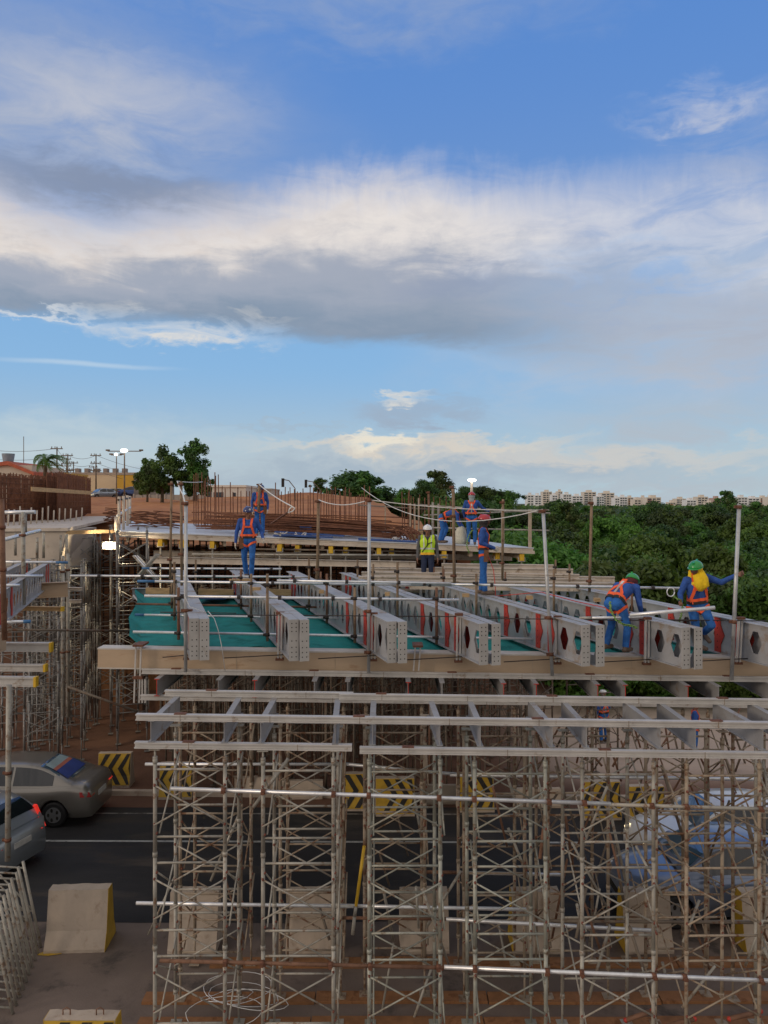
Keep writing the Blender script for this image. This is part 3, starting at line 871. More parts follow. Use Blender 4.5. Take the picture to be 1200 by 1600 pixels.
# ---------------------------------------------------------------- shoring towers
def make_tower(name, label, w, dp, zt, mt, ntier=3, tier=1.29, group=None, rl=0.028):
    """local: front left leg at (0,0,0); the top plates end at zt"""
    t = thing(name, label, 'shoring tower', (0, 0, 0), 0, group)
    top = zt - 0.17
    def frame(y, z1):
        m = MB()
        for x in (0, w): m.tube((x, y, z1 - tier), (x, y, z1), rl, 8)
        for dz in (0.12, 1.05): m.tube((0, y, z1 - dz), (w, y, z1 - dz), 0.0165, 6)
        for x in (0, w): m.tube((x, y, z1 - 0.035), (x, y, z1 + 0.03), rl + 0.007, 8)
        return m
    def cross(p1, p2, za, zb):
        m = MB()
        o = Vector((0, -0.03, 0)) if p1[1] == p2[1] else Vector((0.03, 0, 0))
        m.tube(Vector((*p1, za)) + o, Vector((*p2, zb)) + o, 0.0125, 6)
        m.tube(Vector((*p1, zb)) + o * 1.9, Vector((*p2, za)) + o * 1.9, 0.0125, 6)
        m.cur = 1
        for p in (p1, p2):
            for z in (za, zb):
                m.ell(Vector((*p, z)) + o * .8, (0.019, 0.032, 0.022), 6, 4)
        return m
    meshes = {}
    for k in range(ntier):
        z1 = top - k * tier
        for y in (0, dp):
            frame(y, z1).build('ladder_frame', mt, t)
        za, zb = z1 - 0.33, z1 - 0.87
        cross((0, 0), (w, 0), za, zb).build('cross_brace', [mt, M['red_lock']], t)
        cross((0, dp), (w, dp), za - 0.02, zb - 0.02).build('cross_brace', [mt, M['red_lock']], t)
        cross((0, 0), (0, dp), z1 - 0.25, z1 - 1.0).build('cross_brace', [mt, M['red_lock']], t)
        cross((w, 0), (w, dp), z1 - 0.25, z1 - 1.0).build('cross_brace', [mt, M['red_lock']], t)
    zb = top - ntier * tier
    for x in (0, w):
        for y in (0, dp):
            j = MB()
            j.tube((x, y, 0.05), (x, y, zb + 0.1), 0.017, 8)
            j.tube((x, y, zb - 0.05), (x, y, zb + 0.005), 0.036, 8)
            j.box(x - 0.035, y - 0.012, zb - 0.07, x + 0.035, y + 0.012, zb - 0.045)
            j.box(x - 0.085, y - 0.085, 0.05, x + 0.085, y + 0.085, 0.062)
            j.build('base_jack', mt, t)
            h = MB()
            h.tube((x, y, top), (x, y, zt - 0.012), 0.016, 8)
            h.tube((x, y, top + 0.02), (x, y, top + 0.06), 0.034, 8)
            h.box(x - 0.075, y - 0.06, zt - 0.012, x + 0.075, y + 0.06, zt)
            h.build('head_jack', mt, t)
    return t


grpA = 'front row of shoring towers'
FT = [(242, 351), (411, 521), (577, 688), (743, 853), (909, 1021), (1072, 1187), (1240, 1350)]
zbase = 4.70 - 0.085
offs = [0.0, -0.115, 0.07, -0.11, -0.05, -0.14, 0.02]
protos = []
for i, (a, b) in enumerate(FT):
    x0, x1 = (a - CU) / FPX * YF, (b - CU) / FPX * YF
    z = zbase + tilt((x0 + x1) / 2)
    t = None
    lab = f'shoring tower in the front row, {nth(i, 7)}'
    t = make_tower('shoring_tower', lab, x1 - x0, 1.12, z, M[('tube', 'tube', 'tube_green', 'tube_green', 'tube', 'tube_brown', 'tube')[i]], 3, 1.29 + offs[i] * 0.1, grpA)
    t.location = (x0, YF, 0); t.rotation_euler = (rng.uniform(-.005, .005), rng.uniform(-.004, .004), rng.uniform(-.02, .02))
pB = make_tower('shoring_tower', 'shoring tower in the second row, leftmost', 0.97, 0.95, 4.60, M['tube_brown'], 3, 1.29, 'second row of shoring towers')
for i in range(7):
    x = (283 - CU) / FPX * 12.35 + i * 1.475 * 1.0 + (0.12 if i % 2 else 0)
    if i == 0: pB.location = (x, 12.3, 0)
    else: dup(pB, (x, 12.3 + 0.06 * (i % 3), 0), 0.0, f'shoring tower in the second row, {nth(i, 7)}', scale=(1, 1, 1 + tilt(x) / 4.6))
# far side of the road, under the far half of the girders
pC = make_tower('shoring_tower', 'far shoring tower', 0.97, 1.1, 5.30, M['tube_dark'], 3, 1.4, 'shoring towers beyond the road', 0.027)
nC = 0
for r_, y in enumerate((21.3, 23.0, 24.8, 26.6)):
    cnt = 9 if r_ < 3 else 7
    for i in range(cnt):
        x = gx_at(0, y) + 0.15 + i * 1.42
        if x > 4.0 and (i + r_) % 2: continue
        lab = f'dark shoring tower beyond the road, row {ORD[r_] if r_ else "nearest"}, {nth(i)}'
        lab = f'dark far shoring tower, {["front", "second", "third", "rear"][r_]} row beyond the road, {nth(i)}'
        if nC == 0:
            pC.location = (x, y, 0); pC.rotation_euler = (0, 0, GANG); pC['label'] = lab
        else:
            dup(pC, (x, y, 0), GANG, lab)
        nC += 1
# the pale towers at the shaft left of the net
pD = make_tower('shoring_tower', 'tall galvanised tower at the edge of the dark shaft', 0.9, 1.0, 7.2, mat('dull galvanised frame', (0.25, 0.245, 0.235), 0.55, 0.3, 0.25, 3, (0.15, 0.11, 0.08), 0.4, 4), 4, 1.55, 'pale towers around the shaft', 0.036)
pD.location = P(183, 1170, 24.3); pD.location.z = 0; pD.rotation_euler = (0, 0, GANG)
dup(pD, (P(176, 1150, 26.6).x, 26.4, 0), GANG, 'galvanised tower behind the tall one at the shaft edge')
dup(pD, (P(134, 1120, 28.4).x, 27.4, 0), 0.1, 'slim galvanised tower standing in the middle of the dark shaft', scale=(0.75, 0.8, 0.97))
for k, (u, y, s) in enumerate([(78, 23.5, 0.86), (38, 22.0, 0.86), (48, 25.6, 0.84), (-6, 23.8, 0.86), (95, 26.8, 0.8)]):
    dup(pD, (P(u, 900, y).x, y, 0), GANG, ['galvanised tower at the left rim of the shaft', 'galvanised tower under the left girders, near the cars', 'galvanised tower under the left girders, behind another', 'galvanised tower at the left picture edge', 'galvanised tower under the pale concrete wall'][k], scale=(1, 1, s))

# ---------------------------------------------------------------- rear deck and what stands on it
def zd(x): return 7.06 - 0.0387 * (x + 8.9)
DF0, DF1 = P(180, 829, 25.5), P(833, 855, 25.0)
def deck_pt(a, b):                 # a along the front edge, b metres back
    p = DF0.lerp(DF1, a)
    x = p.x + DX * b * (1 - 0.75 * a) - 0.55 * b * max(0, a - 0.75) * 4 * 0.5
    return Vector((x, p.y + b, 0))
dk = thing('formwork_deck', 'long sheeted formwork deck behind the girders', 'deck', DF0)
def deck_layer(z0, z1, out, mname, nm, b1=9.0):
    m = MB()
    q = [deck_pt(0, -out), deck_pt(1, -out), deck_pt(1, b1), deck_pt(0, b1)]
    m.hexa([Vector((p.x, p.y, zd(p.x) + z0)) - DF0 for p in q] + [Vector((p.x, p.y, zd(p.x) + z1)) - DF0 for p in q])
    m.build(nm, M[mname], dk)
deck_layer(-0.03, 0.0, 0.05, 'sheet', 'deck_sheet')
deck_layer(-0.10, -0.032, 0.0, 'lumber', 'edge_board')
deck_layer(-0.20, -0.104, 0.10, 'lumber', 'ledger', 0.4)
for k in range(9):
    a = 0.03 + k * 0.118
    p, q = deck_pt(a, 0.05), deck_pt(a, 4.0)
    MB().bar(Vector((p.x, p.y, zd(p.x) - 0.29)) - DF0, Vector((q.x, q.y, zd(q.x) - 0.29)) - DF0, 0.09, 0.17).build('bearer', M['wood_gray'], dk)
# props under its front edge
for k, u in enumerate([251, 285, 332, 437, 465, 517, 540, 592, 612, 694, 777, 815]):
    y = 25.35 - 0.3 * (k % 2)
    x = (u - CU) / FPX * y
    zt = zd(x) - 0.21
    t = thing('deck_prop', 'steel prop with a yellow-capped beam end under the rear deck', 'prop', (x, y, 0), 0, 'props under the rear deck')
    MB().tube((0, 0, 0), (0, 0, zt - 0.25), 0.028, 8).build('tube', M['tube'], t)
    h = MB(); h.box(-0.11, -0.05, zt - 0.26, 0.11, 0.05, zt - 0.235); h.box(-0.11, -0.05, zt - 0.235, -0.09, 0.05, zt - 0.12); h.box(0.09, -0.05, zt - 0.235, 0.11, 0.05, zt - 0.12)
    h.build('head_fork', M['alu'], t)
    MB().box(-0.07, -0.09, zt - 0.23, 0.07, 0.6, zt - 0.01).build('beam_end', M['yellow'], t)
for k, (v, y, u0, u1) in enumerate([(870, 24.2, 234, 650), (842 + 18, 26.5, 240, 800)]):
    p, q = P(u0, v, y), P(u1, v + 7, y)
    hbeam(p, q, 0.20, 0.14, 'lumber', 'cross_beam', ['long beige beam behind the rear ends of the girders', 'dark ledger beam under the rear deck'][k], 'beam')
pipe(P(300, 866, 24.6), P(700, 868, 24.6), 0.03, 'tube', 'horizontal tube tying the deck props')
pipe(P(400, 858, 25.2), P(660, 862, 25.2), 0.03, 'tube_dark', 'upper horizontal tube tying the deck props')

# pale stacked beams right of centre, lying across the girders
stack = [(565, 905, 893, 20.6), (560, 930, 900, 19.9), (590, 965, 906, 19.2), (640, 975, 911, 18.7), (670, 895, 886, 21.2), (690, 865, 880, 21.8), (575, 700, 887, 21.3), (600, 720, 893, 20.9), (720, 960, 898, 20.2), (570, 690, 899, 20.2)]
for k, (u0, u1, v, y) in enumerate(stack):
    v2 = v + (u1 - u0) * 0.012
    hbeam(P(u0, v, y), P(u1, v2, y + rng.uniform(-.3, .3)), 0.15, 0.10, 'lumber', 'stacked_beam', 'pale formwork beam lying across the far half of the girders', 'beam', 'pale beams stacked across the girders', tf=0.03)

# rebar: lying bars, starter bars, bundles
def bent(p, q, s):
    return [p.lerp(q, i / 6) + Vector((0, 0, s * math.sin(math.pi * i / 6))) for i in range(7)]
bar_g = 'loose reinforcing bars lying on the rear deck'
for k in range(64):
    a0 = rng.uniform(290, 420); a1 = rng.uniform(560, 655)
    y = rng.uniform(26.6, 29.5)
    x0, x1 = (a0 - CU) / FPX * y, (a1 - CU) / FPX * y
    lift = 0.04 + rng.random() * 0.66
    p = Vector((x0, y, zd(x0) + lift)); q = Vector((x1, y - rng.uniform(0, 1.2), zd(x1) + lift * rng.uniform(.4, 1.2)))
    o = MB().path([x - p for x in bent(p, q, rng.uniform(0.0, .1))], 0.021, 5).build('reinforcing_bar', M['rebar'], at=p)
    tag(o, 'long rusty reinforcing bar lying on the rear deck', 'rebar', bar_g)
for k in range(26):
    u = rng.uniform(618, 655); y = rng.uniform(26.0, 27.6)
    x = (u - CU) / FPX * y
    p = Vector((x - 0.25, y + .2, zd(x) + rng.uniform(.3, .52))); q = Vector((x + rng.uniform(0.0, .25), y - .25, zd(x) + 0.02))
    o = MB().path([(0, 0, 0), (q - p) * 0.45 + Vector((.06, 0, .07)), q - p], 0.016, 5).build('bent_bar', M['rebar'], at=p)
    tag(o, 'rusty bar bent down at the right end of the rebar pile', 'rebar', 'bent bars at the end of the rebar pile')
for hk, (uc, w, y0, n) in enumerate([(178, 26, 31, 16), (222, 34, 29, 22), (262, 40, 29, 22)]):
    for k in range(n):
        y = y0 + rng.uniform(-.6, .8)
        x = (uc - CU) / FPX * y + rng.uniform(-.2, .2); L_ = w / FPX * y * rng.uniform(.8, 1.1)
        p = Vector((x - L_ / 2, y, zd(x) + 0.03 + (n - k) / n * 0.62 * rng.uniform(.7, 1.05)))
        q = Vector((L_, rng.uniform(-.8, .8), rng.uniform(-.12, .05)))
        o = MB().path([(0, 0, 0), q * 0.5 + Vector((0, 0, rng.uniform(0, .08))), q], 0.02, 5).build('stirrup_bar', M['rebar'], at=p)
        tag(o, 'short rusty bar in the heaps left of the rebar pile', 'rebar', 'heaped short bars on the rear deck')
us = [i for i in range(302, 345, 4)] + [i for i in range(347, 412, 6)] + [i for i in range(430, 522, 5)] + [i for i in range(518, 580, 4)] + [i for i in range(628, 652, 4)] + [i for i in range(655, 705, 8)]
for k, u in enumerate(us):
    y = 31.5 + rng.uniform(-.8, 1.8)
    x = (u + rng.uniform(-1.5, 1.5) - CU) / FPX * y
    h_ = rng.uniform(1.45, 1.95) + (0.3 if 300 < u < 345 else 0)
    o = MB().tube((0, 0, -0.4), (rng.uniform(-.04, .04), 0, h_), 0.021, 5).build('starter_bar', M['rebar'], at=(x, y, zd(x)))
    tag(o, 'rusty starter bar standing upright at the rear of the deck', 'rebar', 'upright starter bars behind the rear deck')
# blue panels, bricks, tools lying on the deck
for k, (u0, u1, v, y) in enumerate([(428, 500, 832, 25.6), (440, 520, 836, 25.3), (430, 538, 828, 26.2), (560, 650, 837, 25.4), (650, 680, 838, 25.3)]):
    p, q = P(u0, v, y), P(u1, v + 3, y)
    p.z = zd(p.x) + 0.04 + 0.05 * (k % 3); q.z = zd(q.x) + 0.03 + 0.03 * (k % 3)
    tag(MB().bar((0, 0, 0), q - p, 0.34, 0.045).build('formwork_sheet', M['blue_panel'], at=p), f'blue formwork panel lying flat on the deck front, {["upper left", "lowest left", "rear left", "middle", "right"][k]} one', 'panel')
tag(MB().box(-0.2, -0.15, 0, 0.2, 0.15, 0.32).box(-.21, -.16, .32, .21, .16, .36).build('blue_crate', M['blue_panel'], at=(P(478, 828, 27.2).x, 27.2, zd(-2.8))), 'small bright blue crate beside the rebar pile', 'crate')
tag(MB().box(-1.5, -0.15, 0, 1.6, 0.15, 0.16).build('timber_beam', M['lumber'], at=(P(485, 828, 28).x, 27.8, zd(-2.6))), 'pale timber lying in front of the rebar pile', 'timber')
tag(MB().box(-.25, -.2, 0, .25, .2, .32).build('timber_block', M['wood'], at=(P(651, 822, 27).x, 27.6, zd(1.1))), 'tan timber block at the end of the rebar pile', 'timber')
tag(MB().box(-.25, -.2, 0, .3, .2, .34).build('tool_box', M['black'], at=(P(661, 822, 27).x + .12, 27.7, zd(1.1))), 'dark tool box beside the tan timber block', 'box')
for k, (u, v, y) in enumerate([(440, 838, 25.3), (622, 838, 25.3), (470, 833, 25.4)]):
    x = (u - CU) / FPX * y
    m = MB()
    for j in range(9):
        a, b = rng.uniform(-.16, .16), rng.uniform(-.1, .1)
        m.tube((a, b, .03 + .02 * j % .1), (a + rng.uniform(-.15, .15), b + rng.uniform(-.1, .1), .06 + rng.uniform(0, .12)), .018, 5)
    tag(m.build('clamp_heap', M['alu'], at=(x, y, zd(x) + .02)), f'little heap of loose clamps on the deck front edge, {["left", "right", "middle"][k]} one', 'clamps')

# guard rail at the right end of the deck
rails = [((640, 792, 27.5), (1, 1, 1), 0)]
pipe(P(655, 789, 26.8), P(860, 802, 25.0), 0.028, 'tube', 'top rail of the guard rail at the right end of the rear deck')
pipe(P(662, 805, 27.4), P(858, 797, 25.3), 0.026, 'tube', 'second rail of the guard rail behind the red-helmeted workers')
pipe(P(660, 824, 27.0), P(858, 829, 25.0), 0.026, 'tube', 'lower rail of the guard rail at the right end of the rear deck')
pipe(P(560, 789, 30.0), P(690, 797, 28.0), 0.026, 'tube_dark', 'far rail behind the rebar pile')
for k, (u, v0, v1, y, w) in enumerate([(676, 785, 845, 27, 2), (685, 787, 845, 26.8, 2), (641, 786, 838, 28, 1.6), (648, 787, 838, 28.6, 1.6), (654, 778, 840, 28.4, 1.4), (785.5, 793, 850, 25.4, 2.6), (828, 796, 856, 25.1, 2.8), (602, 790, 835, 29, 1.4)]):
    p, q = P(u, v1, y), P(u, v0, y)
    tag(MB().bar((0, 0, 0), q - p, w * 0.035, w * 0.035, Vector((0, 1, 0))).build('rail_post', M['wood_gray' if k > 1 else 'tube'], at=p), f'guard rail post at the right of the rear deck, {nth(sorted([676, 685, 641, 648, 654, 785.5, 828, 602]).index(u), 8)}', 'post')
# white guard posts at the left corner of the deck
for k, (u, v0, v1, y) in enumerate([(186, 776, 830, 25.8), (193, 775, 828, 26.4), (199, 774, 822, 28.0), (203, 775, 818, 29.0), (181, 808, 832, 25.4)]):
    p, q = P(u, v1, y), P(u, v0, y)
    o = MB().tube((0, 0, 0), q - p, 0.05, 8).build('guard_post', M['conc_pale'], at=p)
    tag(o, f'pale guard post at the left corner of the rear deck, {nth([181, 186, 193, 199, 203].index(u), 5)}', 'post')
pipe(P(183, 806, 25.7), P(203, 793, 28.8), 0.04, 'galv', 'short pale rail joining the guard posts at the left deck corner')
pipe(P(185, 781, 25.7), P(203, 778, 28.8), 0.035, 'clamp_dark', 'dark upper rail joining the guard posts at the left deck corner')

# ---------------------------------------------------------------- the far wall, its boards and bars
wl = MB(); wl.box(-26, 29.25, 0, 3.3, 29.9, 6.3)
wall_o = tag(wl.build('retaining_wall', mat('orange earth face', (0.36, 0.155, 0.075), 0.9, 0, 0.25, 1.2, (0.20, 0.085, 0.05), 0.4, 1.6, 0.5, 9)), 'orange earth face under the rear deck, below the approach', 'retaining wall')
for k in range(22):
    x = -13.2 + k * 0.62
    h_ = 2.55 + 0.12 * math.sin(k * 2.3)
    o = MB().box(-0.3, 0, 0, 0.305, 0.05, h_).build('shutter_board', M['plank_orange'], at=(x, 29.15 - 0.02 * (k % 3), 0.02))
    tag(o, 'upright orange shuttering board at the foot of the earth face', 'board', 'orange boards at the foot of the earth face')
def lattice(w, h_, nx, nz, r1, r2):
    m = MB()
    for i in range(nx): m.tube((w * i / (nx - 1), 0, 0), (w * i / (nx - 1), 0, h_), r1, 5)
    for j in range(nz):
        z = h_ * (j + 0.5) / nz
        m.tube((-.03, -.02, z + rng.uniform(-.02, .02)), (w + .03, -.02, z + rng.uniform(-.02, .02)), r2, 5)
    return m
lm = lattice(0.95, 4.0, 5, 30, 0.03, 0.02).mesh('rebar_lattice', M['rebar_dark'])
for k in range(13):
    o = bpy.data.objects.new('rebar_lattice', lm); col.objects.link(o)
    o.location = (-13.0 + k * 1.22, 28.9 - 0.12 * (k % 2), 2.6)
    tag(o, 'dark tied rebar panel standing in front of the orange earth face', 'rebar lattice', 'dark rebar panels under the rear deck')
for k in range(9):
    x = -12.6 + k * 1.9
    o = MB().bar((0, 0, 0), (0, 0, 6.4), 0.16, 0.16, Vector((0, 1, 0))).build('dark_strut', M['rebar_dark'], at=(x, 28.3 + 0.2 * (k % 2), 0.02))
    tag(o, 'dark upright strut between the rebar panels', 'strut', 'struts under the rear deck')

# warm site lamp hanging in the shaft
LP = P(170.5, 852.5, 25.0)
lt = thing('site_floodlight', 'lit rectangular floodlight glowing warm in the dark shaft', 'floodlight', LP)
MB().box(-.24, .0, -.13, .24, .12, .13).build('housing', M['black'], lt)
MB().box(-.2, -.012, -.10, .2, -.002, .10).build('lit_lens', mat('lit warm lens', (1, .95, .7), 0.3, emit=(1.0, 0.80, 0.36, 1.35)), lt)
MB().bar((0, .06, .13), (0, .06, .6), .03, .03, Vector((0, 1, 0))).build('bracket', M['black'], lt)
ld = bpy.data.lights.new('floodlight', 'SPOT'); ld.energy = 520; ld.color = (1, .8, .5); ld.shadow_soft_size = .12; ld.spot_size = rad(160)
lo = bpy.data.objects.new('floodlight', ld); col.objects.link(lo); lo.location = LP + Vector((0, -.05, 0)); lo.rotation_euler = (rad(78), 0, 0)

# ---------------------------------------------------------------- left bank: pale concrete, rebar cages
cw = MB()
a, b = P(-90, 832, 26.0), P(104, 829, 25.0)
cw.hexa([Vector((a.x, 25.0, 5.7)), Vector((b.x - .35, 25.0, 5.75)), Vector((b.x - .55, 29, 5.8)), Vector((a.x, 29, 5.7)), Vector((a.x, 25.0, 7.02)), Vector((b.x, 25.0, 7.06)), Vector((b.x - .6, 29.2, 7.06)), Vector((a.x, 29.2, 7.02))])
tag(cw.build('concrete_crosshead', M['conc_pale']), 'pale concrete pier cap at the left, under the rebar cage', 'pier cap')
sl = MB(); sl.hexa([(a.x, 24.9, 7.03), (P(108, 0, 25).x, 24.9, 7.07), (P(196, 0, 44).x, 44, 7.15), (a.x - 9, 44, 7.15), (a.x, 24.9, 7.15), (P(108, 0, 25).x, 24.9, 7.17), (P(196, 0, 44).x, 44, 7.25), (a.x - 9, 44, 7.25)])
tag(sl.build('deck_slab', M['lumber']), 'pale boarded slab edge at the left under the rebar cage', 'slab')
tag(MB().bar(P(104, 832, 25.0), P(178, 830, 25.6), 0.12, 0.12).build('edge_beam', M['wood'], None), 'yellowish timber beam bridging the dark shaft', 'beam')
for k, (u, v0, v1, y) in enumerate([(24, 833, 868, 24.4), (58, 840, 872, 24.3), (68, 832, 872, 24.3), (95, 836, 880, 24.6), (104, 834, 885, 24.7)]):
    p, q = P(u, v1, y), P(u, v0, y)
    tag(MB().tube((0, 0, 0), q - p, 0.045, 8).build('short_prop', M['tube'], at=p), 'short adjustable prop in front of the pale concrete cap', 'prop', 'short props at the concrete cap')
def cage(p, q, h_, name, label):
    p, q = Vector(p), Vector(q)
    t = thing(name, label, 'rebar cage', p)
    L_ = q - p; s = Vector((-L_.y, L_.x, 0)).normalized() * 0.45
    for nm, off in (('bar_mat', Vector((0, 0, 0))), ('bar_mat', s)):
        m = MB(); n = int(L_.length / 0.115)
        for i in range(n + 1):
            b0 = L_ * (i / n) + off
            m.tube(b0, b0 + Vector((rng.uniform(-.03, .03), rng.uniform(-.03, .03), h_ + rng.uniform(-.12, .06))), 0.022, 5)
        for j in range(9):
            z = h_ * (j + .6) / 9.4
            m.tube(off + Vector((0, 0, z)), L_ + off + Vector((0, 0, z)), 0.02, 5)
        m.build(nm, M['rebar'], t)
    m = MB()
    for i in range(int(L_.length / 0.35)):
        b0 = L_ * ((i + .5) / int(L_.length / .35))
        m.path([b0, b0 + Vector((0, 0, h_)), b0 + s + Vector((0, 0, h_)), b0 + s], 0.016, 5)
    m.build('stirrups', M['rebar'], t)
cage((P(-75, 820, 27).x, 27, 7.16), (P(92, 811, 37).x, 37, 7.2), 2.0, 'rebar_cage', 'long rust-brown rebar cage for a wall at the left picture edge')
cage((P(90, 814, 34).x, 34, 7.2), (P(142, 807, 45).x, 45, 7.25), 2.15, 'rebar_cage', 'shorter rust-brown rebar cage beyond the long one')
tag(MB().bar((0, 0, 0), P(141, 770, 35) - P(49, 764, 29), 0.05, 0.16).build('wood_rail', M['wood'], at=P(49, 764, 28.6)), 'sawn timber rail tied along the rebar cages', 'timber')
for k in range(16):
    u = 4 + k * 8.6; y = 26.5 + k * 0.55
    o = MB().tube((0, 0, 0), (0.02, 0, .45 + .25 * rng.random()), .028, 6).build('pale_spacer', M['conc_pale'], at=(P(u, 0, y).x, y - .4, 7.16))
    tag(o, 'short pale tube standing at the foot of the rebar cages', 'tube', 'pale tubes at the foot of the cages')
# rails and posts near the left edge
pipe(P(0, 801, 18.5), P(55, 800, 18.5), 0.05, 'galv', 'short thick galvanised pipe at the left edge, highest one')
pole(38, 802, 38, 832, 18.5, 0.06, 'tube', 'stubby post carrying the highest left pipe', ())
pole(36, 800, 37, 945, 17.5, 0.045, 'tube', 'tall grey post in front of the left girders', (0.3, 0.75))
pipe(P(3, 844, 18.6), P(62, 829, 22), 0.05, 'galv', 'slanting galvanised handrail before the pale concrete')
pipe(P(8, 878, 18.0), P(106, 879, 18.6), 0.03, 'galv', 'galvanised pipe over the left girders, upper', tip=(.8, 1, 'galv_blue'))
pipe(P(0, 900, 15.0), P(67, 900, 15.6), 0.03, 'galv', 'galvanised pipe over the left girders, middle')
pipe(P(0, 915, 14.2), P(31, 914.5, 14.4), 0.03, 'galv', 'galvanised pipe over the left girders, lowest')
pipe(P(8, 972, 14.0), P(48, 971, 14.2), 0.03, 'galv', 'galvanised pipe under the left girders', tip=(.7, 1, 'galv_blue'))
pole(2, 780, 7, 1000, 12.5, 0.045, 'rusty', 'rusty post at the left picture edge', (.5, .8))
pole(14, 1070, 12, 1345, 14.3, 0.05, 'tube', 'thick weathered pole carrying the left pale beams', (.12, .5))
hbeam(P(-60, 1003, 16.1), P(78, 1004, 16.1), 0.19, 0.12, 'alu', 'formwork_beam', 'pale beam with a yellow end at the left, uppermost of three', 'beam', None, ('yellow', (1,)), tf=.03)
hbeam(P(-60, 1037, 15.7), P(69, 1038, 15.7), 0.14, 0.12, 'alu', 'formwork_beam', 'pale beam with a yellow end at the left, middle of three', 'beam', None, ('yellow', (1,)), tf=.03)
hbeam(P(-60, 1056, 14.6), P(54, 1057.5, 14.6), 0.18, 0.12, 'alu', 'formwork_beam', 'pale beam with a yellow end at the left, lowest of three', 'beam', None, ('yellow', (1,)), tf=.03)
tag(MB().box(0, 0, -.36, 2.0, .3, 0).build('tan_beam', M['tan'], at=(P(-160, 992, 15.2).x, 15.2, P(0, 992, 15.2).z)), 'tan beam end at the left picture edge', 'beam')
hbeam(P(30, 947, 18.0), P(96, 948, 18.0), .10, .12, 'wood', 'timber_ledger', 'yellow-tipped timber ledger under the left girders', 'beam', None, ('yellow', (1,)))
hbeam(P(60, 911, 20.6), P(106, 909, 20.6), .40, .2, 'tan', 'bearing_beam', 'tan beam block carrying the far ends of the left girders', 'beam')
hbeam(P(90, 917, 21.5), P(128, 918, 21.5), .08, .12, 'lumber', 'timber_ledger', 'pale ledger stub at the rim of the shaft, upper', 'beam')
hbeam(P(108, 937, 21.8), P(127, 937, 21.8), .08, .12, 'lumber', 'timber_ledger', 'pale ledger stub at the rim of the shaft, lower', 'beam')
pole(98, 868, 99, 1120, 23.0, 0.055, 'tube', 'double pole at the rim of the shaft, left tube', (.4, .9))
pole(106, 865, 107, 1120, 23.2, 0.05, 'tube', 'double pole at the rim of the shaft, right tube', (.4, .9))
pipe(P(12, 984, 19), P(214, 986, 21.3), 0.03, 'tube_dark', 'long dark tube crossing the shaft below the net')
pipe(P(106, 1073, 22), P(215, 1112, 22), 0.035, 'tube_dark', 'slanting tube crossing the foot of the shaft')
for k in range(10):
    u = 208 + (k % 5) * 2.0; y = 21.4 + (k % 5) * 1.1
    v0 = 868 + (k // 5) * 62
    pipe(P(u, v0, y), P(u + 34, v0 + 38, y), .028, 'galv' if k % 2 else 'tube', 'pale slanting brace beside the shaft tower', 'brace', 'slanting_brace', group='pale slanting braces beside the shaft')
    pipe(P(u, v0 + 40, y + .1), P(u + 36, v0 - 2, y + .1), .028, 'tube', 'pale slanting brace beside the shaft tower', 'brace', 'slanting_brace', group='pale slanting braces beside the shaft')
hbeam(P(207, 919, 21.9), P(230, 919, 21.9), .30, .2, 'steel_gray', 'beam_stub', 'grey beam stub left of the teal net', 'beam')

# ---------------------------------------------------------------- long tubes and loose braces round the front towers
pipe(P(267, 1232, 10.5), P(954, 1256, 10.5), .027, 'galv', 'long galvanised tube across the front towers, upper', clamps=(.12, .21, .37, .45, .61, .69, .86, .94))
pipe(P(950, 1257, 10.5), P(1290, 1267, 10.5), .025, 'tube', 'weathered tube continuing the upper galvanised one', clamps=(.2, .36, .7))
pipe(P(250, 1501, 10.48), P(694, 1512, 10.48), .026, 'rusty', 'long rusty tube across the front towers near the ground', clamps=(.23, .36, .6, .74, .98))
pipe(P(694, 1511, 10.46), P(1290, 1536, 10.46), .028, 'galv', 'long galvanised tube across the front towers near the ground', clamps=(.08, .27, .36, .55, .63, .83))
pipe(P(227, 1194, 13.9), P(545, 1194, 13.9), .03, 'galv', 'galvanised tube behind the front towers below the beams, left')
pipe(P(542, 1194, 13.9), P(735, 1212, 13.9), .03, 'galv', 'galvanised tube behind the front towers below the beams, middle')
pipe(P(703, 1211, 13.6), P(1290, 1219, 13.6), .03, 'galv', 'galvanised tube behind the front towers below the beams, right')
pipe(P(213, 1411, 11.9), P(552, 1416, 11.9), .028, 'galv', 'galvanised tube behind the front towers, mid height, left')
pipe(P(529, 1415, 11.95), P(822, 1421, 11.95), .028, 'galv', 'galvanised tube behind the front towers, mid height, middle')
pipe(P(697, 1436, 12.2), P(1018, 1454, 12.2), .03, 'galv', 'galvanised tube behind the front towers, mid height, right')
pipe(P(654, 1362, 13.4), P(880, 1367, 13.4), .028, 'galv', 'galvanised tube deep behind the fourth tower', tip=(0, .3, 'rusty'))
pipe(P(535, 1434, 12.4), P(700, 1436, 12.4), .026, 'rusty', 'rusty tube behind the third tower')
pipe(P(860, 1439, 12.3), P(1290, 1442, 12.3), .026, 'tube_dark', 'dark tube behind the right towers')
pipe(P(569, 1322, 11.9), P(554, 1432, 11.9), .026, 'yellow', 'yellow painted tube standing between the second and third towers', tip=(.85, 1, 'tube'))
pipe(P(554, 1432, 11.9), P(551, 1460, 11.9), .028, 'tube', 'short bare tube below the yellow one')
pipe(P(650, 1385, 11.8), P(654, 1450, 11.8), .02, 'tube', 'short upright tube behind the third tower')
tg = 'loose slanting tubes among the towers'
